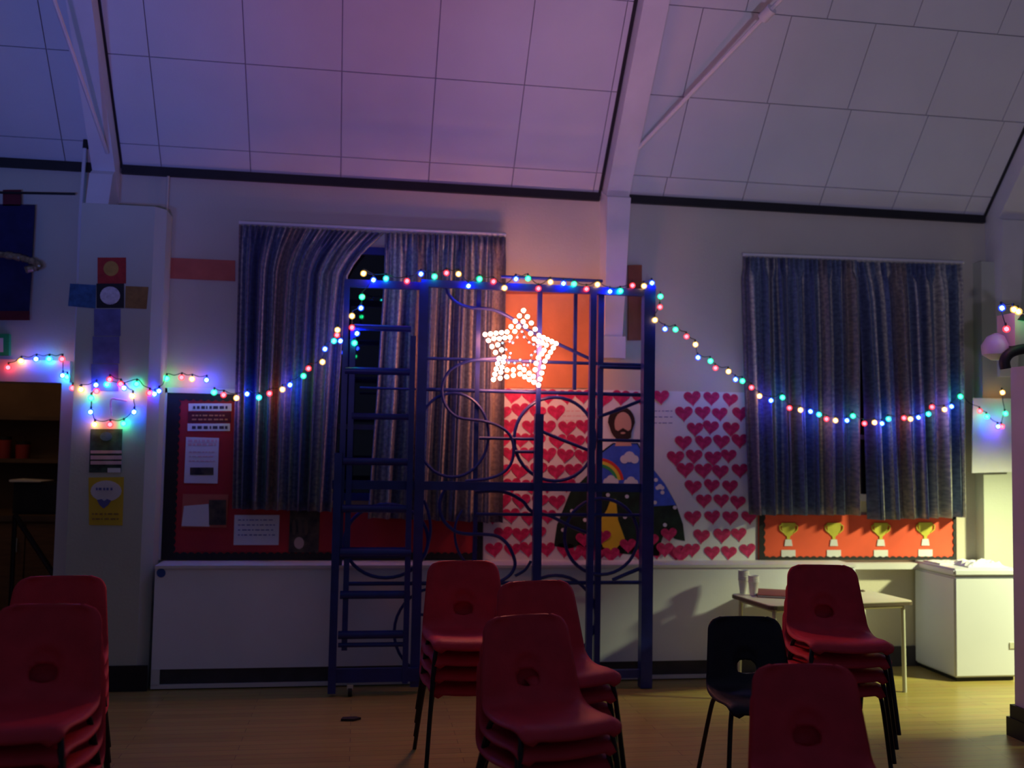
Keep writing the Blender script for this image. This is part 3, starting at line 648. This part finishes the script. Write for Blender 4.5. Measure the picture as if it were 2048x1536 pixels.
bar([(905, 966), (890, 980), (880, 1005), (883, 1033), (900, 1055), (925, 1067), (985, 1070), (1010, 1083), (1024, 1105), (1030, 1130), (1018, 1152), (990, 1168)], 7, YK-0.035)
bar([(950, 985), (985, 982), (1015, 986), (1045, 1002), (1063, 1022), (1100, 1032), (1140, 1052), (1180, 1068)], 7, YK-0.035)
bar([(848, 1000), (858, 1030), (861, 1060), (856, 1090), (845, 1118), (820, 1140)], 6, YK-0.03)
bar([(925, 1020), (912, 1045), (910, 1075), (918, 1105), (935, 1130)], 5, YK-0.01)
bar([(1082, 862), (1120, 878), (1183, 903)], 7, YK-0.04); bar([(1196, 834), (1240, 818), (1292, 797)], 7, YK-0.04); bar([(1225, 1160), (1260, 1145), (1292, 1132)], 8, YK-0.04); bar([(1030, 1152), (1050, 1140), (1062, 1122)], 6, YK-0.03)
cs = thing('castor_wheel', (P(700, 1372, 6.1).x, 6.1, 0), 'small castor at the ladder foot of the climbing frame', 'castor')
q = PZ(700, 1378, 0.03)
MB().tube([(q.x-0.012, 6.09, 0.028), (q.x+0.012, 6.09, 0.028)], 0.028, 12).build('wheel', 'black', cs); MB().box((q.x-0.018, 6.075, 0.045), (q.x+0.018, 6.105, 0.07)).build('fork', 'steel_pale', cs)

# ------------------------------------------------------------------ star light
YS = 6.06
sl = thing('star_light', P(1043, 760, YS), 'large star of glowing warm white bulbs hung on the climbing frame', 'star light')
emit('star_bulb', (1.0, 0.33, 0.20), 95.0); emit('star_small_bulb', (0.25, 0.6, 1.0), 4.0)
tips = [(1047, 621), (1112, 687), (1077, 770), (987, 759), (970, 669)]
cen = (1043-4, 700); dents = [(1078, 671), (1090, 722), (1040, 748), (998, 717), (1014, 664)]
outl = [p for pair in zip(tips, dents) for p in pair]
def sc(pts, s): return [(cen[0]+(x-cen[0])*s, cen[1]+(y-cen[1])*s) for x, y in pts]
def along(pts, n):
    o = []
    for (x0, y0), (x1, y1) in zip(pts, pts[1:]+pts[:1]):
        for k in range(n): o.append((x0+(x1-x0)*k/n, y0+(y1-y0)*k/n))
    return o
for s in (1.0, 0.78, 0.5): MB().tube([P(x, y, YS+0.015) for x, y in sc(outl, s)], 0.004, 6, True).build('wire_frame', 'black_metal', sl)
for k in range(5): MB().tube([P(*sc(outl, 1.0)[2*k], YS+0.015), P(*sc(outl, 0.5)[2*k], YS+0.015)], 0.003, 6).build('wire_spoke', 'black_metal', sl)
def ball(name, r, m, sub=1):
    bm = bmesh.new(); bmesh.ops.create_icosphere(bm, subdivisions=sub, radius=r); me = bpy.data.meshes.new(name); bm.to_mesh(me); bm.free()
    for p in me.polygons: p.use_smooth = True
    me.materials.append(MATS[m]); return me
bs = ball('bulb', 0.0135, 'star_bulb', 2); bt = ball('small_bulb', 0.007, 'star_small_bulb', 1)
rn = random.Random(2)
for x, y in along(outl, 4): link('bulb', bs, sl, P(x, y, YS))
for x, y in along(sc(outl, 0.74), 3): link('bulb', bs, sl, P(x+rn.uniform(-1.5, 1.5), y+rn.uniform(-1.5, 1.5), YS+0.004))
for x, y in along(sc(outl, 0.46), 2): link('small_bulb', bt, sl, P(x+rn.uniform(-3, 3), y+rn.uniform(-3, 3), YS))

# ------------------------------------------------------------------ string lights
KB = {'b': ((0.02, 0.07, 1.0), 150), 'g': ((0.02, 1.0, 0.42), 34), 'r': ((1.0, 0.05, 0.07), 20), 'y': ((1.0, 0.55, 0.13), 30), 't': ((0.02, 0.70, 0.72), 42)}
NM = dict(b='blue', g='green', r='red', y='amber', t='turquoise')
BM = {}
for k, (c, s) in KB.items():
    emit('led_'+NM[k], c, s); capmat('cap_'+NM[k], c, 0.7)
    BM[k] = (ball('bulb_cap_'+NM[k], 0.0200, 'cap_'+NM[k], 2), ball('led_core_'+NM[k], 0.0140, 'led_'+NM[k], 1))
holder = MB().tube([(0, 0.005, 0.012), (0, 0.008, 0.034)], 0.006, 6).mesh('bulb_holder', 'wire')
def string(label, pts, Yf):
    W3 = [P(x, y, Yf(x, y)) for x, y, _ in pts]
    s = thing('string_lights', W3[0], label, 'string lights', 'coloured string lights')
    wp = []
    for i, p in enumerate(W3):
        wp.append(p+Vector((0, 0.01, 0.03)))
        if i+1 < len(W3):
            m_ = (p+W3[i+1])/2; wp.append(m_+Vector((0, 0.012, 0.03-0.12*(W3[i+1]-p).length)))
    MB().tube(spline(wp, 4), 0.0028, 6).build('cable', 'wire', s)
    for (x, y, k), p in zip(pts, W3):
        c = link('bulb', BM[k][0], s, p)
        link('led_core', BM[k][1], c, None).location = (0, 0, 0)
        h = link('bulb_holder', holder, c, None)
        for o in (c.children): o.matrix_parent_inverse = Matrix.Identity(4); o.location = (0, 0, 0)
    return s
def YA(x, y):
    if x < 136: return 6.52
    if x < 160: return 6.40
    if x < 300: return YP-0.03
    if x < 330: return 6.36
    return 6.53
string('coloured light string over the doorway and pier beside the notice board', [(16, 735, 'r'), (42, 722, 'y'), (72, 718, 'b'), (98, 718, 't'), (124, 718, 'r'), (125, 751, 'b'), (134, 754, 't'), (145, 776, 'r'), (162, 779, 'y'), (192, 770, 'b'), (193, 782, 'r'), (182, 796, 'g'), (181, 824, 'b'), (189, 849, 'y'), (220, 849, 'r'), (247, 847, 'g'), (268, 824, 'b'), (265, 792, 'y'), (248, 776, 'b'), (241, 768, 'r'), (219, 759, 'r'), (214, 769, 't'), (273, 768, 'g'), (299, 786, 'r'), (309, 788, 'b'), (318, 782, 'b'), (333, 757, 'g'), (363, 755, 'r'), (384, 758, 'y'), (413, 760, 'b')], YA)
def YBs(x, y):
    if x < 590: return 6.40
    if x < 690: return 6.40-(x-590)/100*0.24
    return YF-0.045
string('coloured light string climbing from the notice board and along the frame top', [(428, 785, 'g'), (447, 790, 'r'), (473, 796, 'y'), (494, 788, 'b'), (518, 795, 't'), (539, 787, 'r'), (565, 779, 'y'), (580, 770, 'b'), (607, 752, 'g'), (617, 737, 'r'), (645, 724, 'y'), (650, 698, 'b'), (668, 682, 't'), (674, 670, 'r'), (675, 660, 'y'), (681, 682, 'b'), (709, 686, 'g'), (714, 667, 'b'), (704, 655, 'r'), (704, 632, 'y'), (722, 616, 'b'), (724, 594, 'g'), (747, 560, 'b'), (727, 547, 'y'), (772, 557, 't'), (814, 562, 'r'), (842, 548, 'b'), (869, 553, 'g'), (893, 546, 'r'), (917, 548, 'y'), (937, 572, 'b'), (959, 558, 'g'), (987, 563, 'r'), (1009, 576, 'y'), (1032, 558, 'b'), (1056, 557, 'g'), (1077, 577, 'r'), (1101, 564, 'y'), (1127, 567, 'b'), (1148, 568, 'g'), (1173, 578, 'r'), (1195, 569, 'y'), (1220, 583, 'b'), (1241, 582, 'g'), (1265, 571, 'r'), (1288, 572, 'y'), (1304, 566, 'b')], YBs)
def YCs(x, y):
    if x < 1322: return YF-0.05
    if x < 1520: return YF-0.05+(x-1322)/198*0.29
    if x < 1935: return 6.38
    return 6.40
string('coloured light string sagging from the frame corner across the curtains', [(1321, 593, 'g'), (1320, 614, 'r'), (1310, 640, 'y'), (1330, 658, 'b'), (1351, 659, 'g'), (1373, 673, 'r'), (1391, 689, 'y'), (1396, 715, 'b'), (1421, 722, 'g'), (1431, 736, 'r'), (1457, 743, 'y'), (1471, 759, 'b'), (1485, 762, 'g'), (1503, 775, 'r'), (1519, 792, 'y'), (1542, 801, 'b'), (1565, 795, 'g'), (1579, 816, 'r'), (1601, 820, 'y'), (1621, 823, 'b'), (1638, 829, 't'), (1653, 838, 'r'), (1671, 841, 'y'), (1694, 841, 'b'), (1706, 832, 'g'), (1729, 847, 'r'), (1749, 845, 'y'), (1764, 847, 'b'), (1777, 838, 't'), (1808, 836, 'r'), (1821, 838, 'y'), (1837, 835, 'b'), (1857, 828, 't'), (1864, 814, 'r'), (1889, 819, 'y'), (1903, 813, 'b'), (1921, 793, 'g'), (1960, 822, 'r'), (1974, 833, 'g'), (1996, 853, 'b'), (2004, 853, 'r'), (2011, 827, 'g'), (2005, 785, 'y')], YCs)
string('short coloured light string round the top of the tall post', [(2013, 658, 'r'), (2004, 616, 'b'), (2028, 619, 'y'), (2037, 623, 'y'), (2060, 640, 'g')], lambda x, y: 4.72)

# ------------------------------------------------------------------ corner with freezer, paper sheet, post
ps = card('hanging_paper', px([(1944, 946), (2024, 944), (2024, 797), (1946, 796)], 6.47), 6.47, 'paper_white', None, 0.004); tag(ps, 'blank pale paper sheet hanging on the corner pier above the freezer', 'paper')
fz = thing('chest_freezer', (4.23, 6.35, 0), 'white chest freezer with papers on its lid', 'freezer')
def rbox(a, b, bev, name, m, parent):
    bm = bmesh.new(); bmesh.ops.create_cube(bm, size=1)
    for v in bm.verts: v.co = Vector([(a[i]+b[i])/2+v.co[i]*(b[i]-a[i]) for i in range(3)])
    bmesh.ops.bevel(bm, geom=bm.edges[:], offset=bev, segments=2, affect='EDGES'); me = bpy.data.meshes.new(name); bm.to_mesh(me); bm.free()
    me.materials.append(MATS[m]); return link(name, me, parent)
rbox((4.0, 6.10, 0.03), (4.47, 6.585, 0.70), 0.012, 'cabinet', 'freezer_white', fz)
ld = rbox((3.99, 6.085, 0.706), (4.48, 6.585, 0.757), 0.012, 'lid', 'freezer_white', fz)
MB().box((4.02, 6.11, 0.70), (4.46, 6.58, 0.707)).build('lid_seal', 'skirting', fz)
MB().box((4.03, 6.13, 0.0), (4.45, 6.56, 0.032)).build('plinth', 'black', fz)
MB().box((4.40, 6.094, 0.22), (4.45, 6.1, 0.26)).build('vent_plate', 'steel_pale', fz)
for k, (x0, x1, y0, y1, z, l) in enumerate(((4.02, 4.22, 6.3, 6.5, 0, 'flat white papers at the back of the freezer lid'), (4.13, 4.42, 6.14, 6.36, 0, 'crumpled white papers heaped at the front of the freezer lid'))):
    g = MB(); N = 10; rn = random.Random(k)
    for j in range(N+1):
        for i in range(N+1):
            e = min(i, j, N-i, N-j)
            g.v.append((x0+(x1-x0)*i/N, y0+(y1-y0)*j/N, 0.76+(0.004+rn.random()*0.006 if k == 0 else (0.004 if e == 0 else 0.015+rn.random()*0.022))))
    n_ = len(g.v); g.v += [(x, y, 0.7575) for x, y, z_ in g.v]
    for j in range(N):
        for i in range(N):
            q_ = (j*(N+1)+i, j*(N+1)+i+1, (j+1)*(N+1)+i+1, (j+1)*(N+1)+i); g.f.append(q_); g.f.append(tuple(n_+w for w in q_[::-1]))
    rim = [i for i in range(N)]+[N+(N+1)*j for j in range(N)]+[N*(N+1)+N-i for i in range(N)]+[(N-j)*(N+1) for j in range(N)]
    for a_, b_ in zip(rim, rim[1:]+rim[:1]): g.f.append((b_, a_, n_+a_, n_+b_))
    tag(g.build('paper_heap', 'paper_white'), l, 'papers')
tp_ = thing('tall_post', (3.62, 4.85, 0), 'tall lilac grey post with a black curved hook near its top', 'post')
MB().box((3.585, 4.80, 0.0), (3.715, 4.93, 2.02)).build('shaft', 'post_paint', tp_)
MB().box((3.56, 4.775, 0.0), (3.745, 4.97, 0.10)).build('foot', 'black', tp_); MB().box((3.568, 4.785, 0.10), (3.735, 4.95, 0.17)).build('foot_collar', 'black', tp_)
MB().tube(spline([(3.46, 4.8, 2.00), (3.455, 4.8, 2.04), (3.475, 4.8, 2.075), (3.52, 4.8, 2.10), (3.6, 4.8, 2.115), (3.75, 4.8, 2.12)], 6), 0.028, 10).build('hook', 'black', tp_)
MB().box((3.52, 4.80, 2.13), (3.72, 4.95, 2.31)).build('head_box', 'box_beige', tp_)
MB().prism([(3.535, 2.27), (3.56, 2.30), (3.72, 2.31), (3.72, 2.21), (3.60, 2.22), (3.585, 2.265)], 4.79, 4.80).build('black_cap', 'black', tp_)
MB().lathe([(0.03, 0), (0.075, 0.03), (0.08, 0.08), (0.05, 0.13), (0.01, 0.15)], (3.50, 4.93, 2.06)).build('white_dome', 'post_paint', tp_)

# ------------------------------------------------------------------ table
TZ = 0.585
A_ = Vector((2.52, 5.70, 0)); ex_ = Vector((math.cos(R(8)), math.sin(R(8)), 0)); ey_ = Vector((-math.sin(R(8)), math.cos(R(8)), 0))
tr = thing('school_table', A_, 'low cream school table with dark edge beside the freezer', 'table', rz=R(8))
def loc_child(mb, name, m, parent):
    o = link(name, mb.mesh(name, m)); o.parent = parent; return o
TW, TD = 1.04, 0.50
def rtop(x0, y0, x1, y1, r=0.04):
    out = []
    for cx, cy, a0 in ((x1-r, y0+r, -90), (x1-r, y1-r, 0), (x0+r, y1-r, 90), (x0+r, y0+r, 180)):
        for k in range(4): a = R(a0+30*k); out.append((cx+r*math.cos(a), cy+r*math.sin(a)))
    return out
def slab(poly, z0, z1):
    mb = MB(); k = len(poly); mb.v = [(x, y, z0) for x, y in poly]+[(x, y, z1) for x, y in poly]
    mb.f = [tuple(range(k))[::-1], tuple(range(k, 2*k))]+[(i, (i+1) % k, k+(i+1) % k, k+i) for i in range(k)]
    return mb
loc_child(slab(rtop(0, 0, TW, TD), TZ-0.005, TZ), 'tabletop', 'table_top', tr)
loc_child(slab(rtop(-0.003, -0.003, TW+0.003, TD+0.003), TZ-0.026, TZ-0.005), 'edge_band', 'table_edge', tr)
for x in (0.05, TW-0.05):
    for y in (0.05, TD-0.05): loc_child(MB().tube([(x, y, TZ-0.03), (x+(0.012 if x > 0.5 else -0.012), y, 0.0)], 0.0135, 10), 'leg', 'steel_pale' if x > 0.5 else 'steel_pale', tr)
for y in (0.05, TD-0.05): loc_child(MB().tube([(0.05, y, TZ-0.04), (TW-0.05, y, TZ-0.04)], 0.011, 8), 'frame_bar', 'steel_pale', tr)
for x in (0.05, TW-0.05): loc_child(MB().tube([(x, 0.05, TZ-0.04), (x, TD-0.05, TZ-0.04)], 0.011, 8), 'frame_bar', 'steel_pale', tr)
def tpos(px_, py_): return PZ(px_, py_, TZ)
cupm = MB().lathe([(0.024, 0.0), (0.034, 0.085), (0.037, 0.088), (0.037, 0.092), (0.033, 0.092), (0.030, 0.07)], seg=16).mesh('paper_cup', 'cup_white')
for si, (x, y, n_) in enumerate(((1487, 1187, 6), (1507, 1191, 4))):
    b_ = tpos(x, y)
    for k in range(n_):
        o = link('paper_cup', cupm, None, (b_.x, b_.y, TZ+0.001+k*0.012)); tag(o, ('white paper cup nested in the taller stack on the table', 'white paper cup nested in the shorter stack on the table')[si], 'cup', ('paper cups in the taller stack', 'paper cups in the shorter stack')[si])
b_ = tpos(1548, 1190)
bk = thing('maroon_folder', (b_.x, b_.y, TZ), 'maroon folder lying on the table beside the paper cups', 'folder', rz=R(-22))
loc_child(MB().box((-0.11, -0.15, 0), (0.11, 0.15, 0.004)), 'back_cover', 'book_maroon', bk); loc_child(MB().box((-0.105, -0.145, 0.004), (0.105, 0.145, 0.014)), 'pages', 'paper_white', bk); loc_child(MB().box((-0.11, -0.15, 0.014), (0.11, 0.15, 0.018)), 'front_cover', 'book_maroon', bk)
b_ = tpos(1592, 1172)
o = link('paper_sheets', slab([(-0.1, -0.07), (0.1, -0.08), (0.11, 0.07), (-0.09, 0.08)], 0.0, 0.02).mesh('paper_sheets', 'paper_white'), None, (b_.x, b_.y, TZ)); tag(o, 'white paper sheets on the table behind the stacked red chairs', 'papers')
b_ = tpos(1725, 1183)
o = link('dark_clip', MB().lathe([(0.016, 0), (0.018, 0.006), (0.006, 0.012)], seg=10).mesh('dark_clip', 'table_edge'), None, (b_.x, b_.y, TZ)); tag(o, 'small dark round bit lying on the bare end of the table', 'clip')
sc_ = PZ(700, 1440, 0); o = link('floor_scrap', slab([(-0.05, -0.02), (0.02, -0.03), (0.06, 0.0), (0.03, 0.025), (-0.04, 0.02)], 0, 0.012).mesh('floor_scrap', 'scrap'), None, (sc_.x, sc_.y, 0.001)); tag(o, 'small dark scrap lying on the wooden floor', 'scrap')

# ------------------------------------------------------------------ chairs
CH = 0.76
def shell_mesh(m):
    prof = spline([(0.228, CH), (0.222, CH-0.03), (0.206, 0.68), (0.180, 0.58), (0.160, 0.50), (0.140, 0.455), (0.100, 0.428), (0.03, 0.418), (-0.06, 0.420), (-0.14, 0.428), (-0.19, 0.424), (-0.212, 0.404), (-0.218, 0.385)] and [Vector((0, a, b)) for a, b in [(0.228, CH), (0.222, CH-0.03), (0.206, 0.68), (0.180, 0.58), (0.160, 0.50), (0.140, 0.455), (0.100, 0.428), (0.03, 0.418), (-0.06, 0.420), (-0.14, 0.428), (-0.19, 0.424), (-0.212, 0.404), (-0.218, 0.385)]], 5)
    L = [0.0]
    for a, b in zip(prof, prof[1:]): L.append(L[-1]+(b-a).length)
    tot = L[-1]
    nu, nv = 28, 52
    rows_ = []
    for j in range(nv+1):
        s = tot*j/nv; i = max(k for k in range(len(L)) if L[k] <= s+1e-9); i = min(i, len(prof)-2)
        rows_.append(prof[i].lerp(prof[i+1], (s-L[i])/(L[i+1]-L[i])))
    def half(s):
        base = 0.176+0.036*min(1, s/0.36) if s < 0.36 else 0.212-0.012*max(0, (s-0.5)/(tot-0.5))
        rt = 0.065
        if s < rt: base -= rt*(1-math.sqrt(max(0, 1-((rt-s)/rt)**2)))*0.9
        e = tot-s; rf = 0.05
        if e < rf: base -= rf*(1-math.sqrt(max(0, 1-((rf-e)/rf)**2)))*0.8
        return base
    V = []; idx = {}; bm = bmesh.new()
    hs, ha, hb = 0.250, 0.050, 0.034     # grip hole: arc position and half axes
    grid = []
    for j in range(nv+1):
        s = tot*j/nv; h = half(s); row = []
        for i in range(nu+1):
            u = 2*i/nu-1; x = u*h; ss = s
            row.append((x, ss, u))
        grid.append(row)
    inside_ = [[(x/ha)**2+((s-hs)/hb)**2 < 1 for x, s, u in row] for row in grid]
    def pos(x, s, u):
        s = min(max(s, 0), tot); t = s/tot*nv; j = min(int(t), nv-1); p = rows_[j].lerp(rows_[j+1], t-j)
        bk = max(0, min(1, (0.42-s)/0.15)); st_ = 1-bk
        y = p.y-bk*0.030*u*u; z = p.z+st_*(0.012*u*u-0.03*max(0, abs(u)-0.85)/0.15*0.6)
        if bk > 0: y += bk*0.012*max(0, abs(u)-0.88)/0.12
        rim = math.hypot(x/0.068, (s-hs+0.022)/0.078)   # dished surround of the hole
        if rim < 1: y += 0.014*(1-rim**4)
        return Vector((x, y, z))
    vid = {}
    def vert(j, i):
        if (j, i) not in vid:
            x, s, u = grid[j][i]
            if inside_[j][i]:
                dx, ds = x/ha, (s-hs)/hb; l = math.hypot(dx, ds) or 1; x, s = dx/l*ha, hs+ds/l*hb
            vid[(j, i)] = bm.verts.new(pos(x, s, u))
        return vid[(j, i)]
    for j in range(nv):
        for i in range(nu):
            q = [(j, i), (j+1, i), (j+1, i+1), (j, i+1)]
            ins = sum(inside_[a][b] for a, b in q)
            if ins == 4: continue
            if ins == 3: 
                continue
            try: bm.faces.new([vert(a, b) for a, b in q])
            except ValueError: pass
    me = bpy.data.meshes.new('shell'); bm.to_mesh(me); bm.free(); me.materials.append(MATS[m])
    for p in me.polygons: p.use_smooth = True
    o = bpy.data.objects.new('tmp_shell', me); COL.objects.link(o)
    sd = o.modifiers.new('s', 'SOLIDIFY'); sd.thickness = 0.007; sd.offset = 0
    dg = bpy.context.evaluated_depsgraph_get(); dg.update()
    m2 = bpy.data.meshes.new_from_object(o.evaluated_get(dg)); m2.name = 'shell'
    bpy.data.objects.remove(o)
    return m2
legm = {}
for sx in (-1, 1):
    legm[(sx, 0)] = MB().tube(spline([(sx*0.15, -0.06, 0.408), (sx*0.165, -0.13, 0.406), (sx*0.178, -0.165, 0.385), (sx*0.19, -0.185, 0.30), (sx*0.212, -0.225, 0.0)], 4), 0.0105, 8).mesh('leg', 'black_metal')
    legm[(sx, 1)] = MB().tube(spline([(sx*0.15, -0.06, 0.408), (sx*0.165, 0.04, 0.404), (sx*0.178, 0.095, 0.385), (sx*0.19, 0.13, 0.30), (sx*0.212, 0.235, 0.0)], 4), 0.0105, 8).mesh('leg', 'black_metal')
barm = MB().tube([(-0.16, -0.08, 0.404), (0.16, -0.08, 0.404)], 0.009, 8).tube([(-0.16, 0.03, 0.402), (0.16, 0.03, 0.402)], 0.009, 8).mesh('seat_frame', 'black_metal')
shells = {'red': shell_mesh('chair_red'), 'black': shell_mesh('chair_black')}
def chair(loc, rz, color, label, group):
    c = thing('stacking_chair', loc, label, 'chair', group, rz)
    for nm, me in [('shell', shells[color])]+[('leg', m_) for m_ in legm.values()]+[('seat_frame', barm)]:
        o = bpy.data.objects.new(nm, me); COL.objects.link(o); o.parent = c
    return c
ZS = 0.96
for m_ in list(shells.values())+list(legm.values())+[barm]:
    for v_ in m_.vertices: v_.co.z *= ZS
PITCH_Z, SHIFT = 0.074, 0.026
ORD = ['top', 'second', 'third', 'fourth', 'fifth']
def stack(x, y, n, deg, color, where):
    ztop = CH*ZS+PITCH_Z*(n-1); p = PZ(x, y, ztop); a = R(deg)
    fwd = Vector((math.sin(a), -math.cos(a), 0))
    base = Vector((p.x, p.y, 0))+fwd*(0.228-SHIFT*(n-1))
    for k in range(n):
        if n == 1: lab = where
        else: lab = ('top red plastic chair of the stack %s' % where) if k == n-1 else '%s red plastic chair from the top in the stack %s' % (ORD[n-1-k], where)
        chair(base+fwd*SHIFT*k+Vector((0, 0, PITCH_Z*k)), a, color, lab, 'moulded plastic hall chairs')
stack(125, 1151, 4, 6, 'red', 'by the doorway behind another stack')
stack(105, 1207, 4, -3, 'red', 'cut by the left picture edge')
stack(925, 1121, 4, 3, 'red', 'right before the climbing frame')
stack(1066, 1161, 4, 14, 'red', 'half hidden between two stacks')
stack(1045, 1229, 3, 15, 'red', 'in the middle foreground')
stack(1485, 1232, 1, -4, 'black', 'single black plastic chair beside the stacked red chairs')
stack(1640, 1129, 4, -7, 'red', 'before the cream table')
stack(1602, 1327, 2, -6, 'red', 'before the black chair')

# ------------------------------------------------------------------ lit side room beyond the right-hand doorway
lr = thing('ceiling_lamp', (5.8, 4.95, 2.35), 'bright yellow white lamp in the side room beyond the corner doorway', 'lamp')
al = bpy.data.lights.new('lamp_light', 'SPOT'); al.color = (0.95, 1.0, 0.50); al.energy = 880; al.shadow_soft_size = 0.12; al.spot_size = R(60); al.spot_blend = 0.85
ao = bpy.data.objects.new('lamp_light', al); COL.objects.link(ao); ao.location = (5.8, 4.95, 2.3)
ao.rotation_euler = (Vector((4.0, 6.2, 0.1))-Vector((5.8, 4.95, 2.3))).to_track_quat('-Z', 'Y').to_euler()
adopt(ao, lr)
MB().lathe([(0.02, 0.20), (0.03, 0.12), (0.12, 0.05), (0.15, 0.02), (0.15, 0.012)], (5.8, 4.95, 2.35)).build('lamp_shade', 'trim_white', lr)
sl_ = bpy.data.lights.new('side_room_fill', 'POINT'); sl_.color = (1.0, 0.62, 0.35); sl_.energy = 4.5; sl_.shadow_soft_size = 0.1  # unseen fill light added to lift the dark room behind the left doorway
so_ = bpy.data.objects.new('side_room_fill', sl_); COL.objects.link(so_); so_.location = (-2.9, 7.2, 2.5)
bpy.context.view_layer.update()
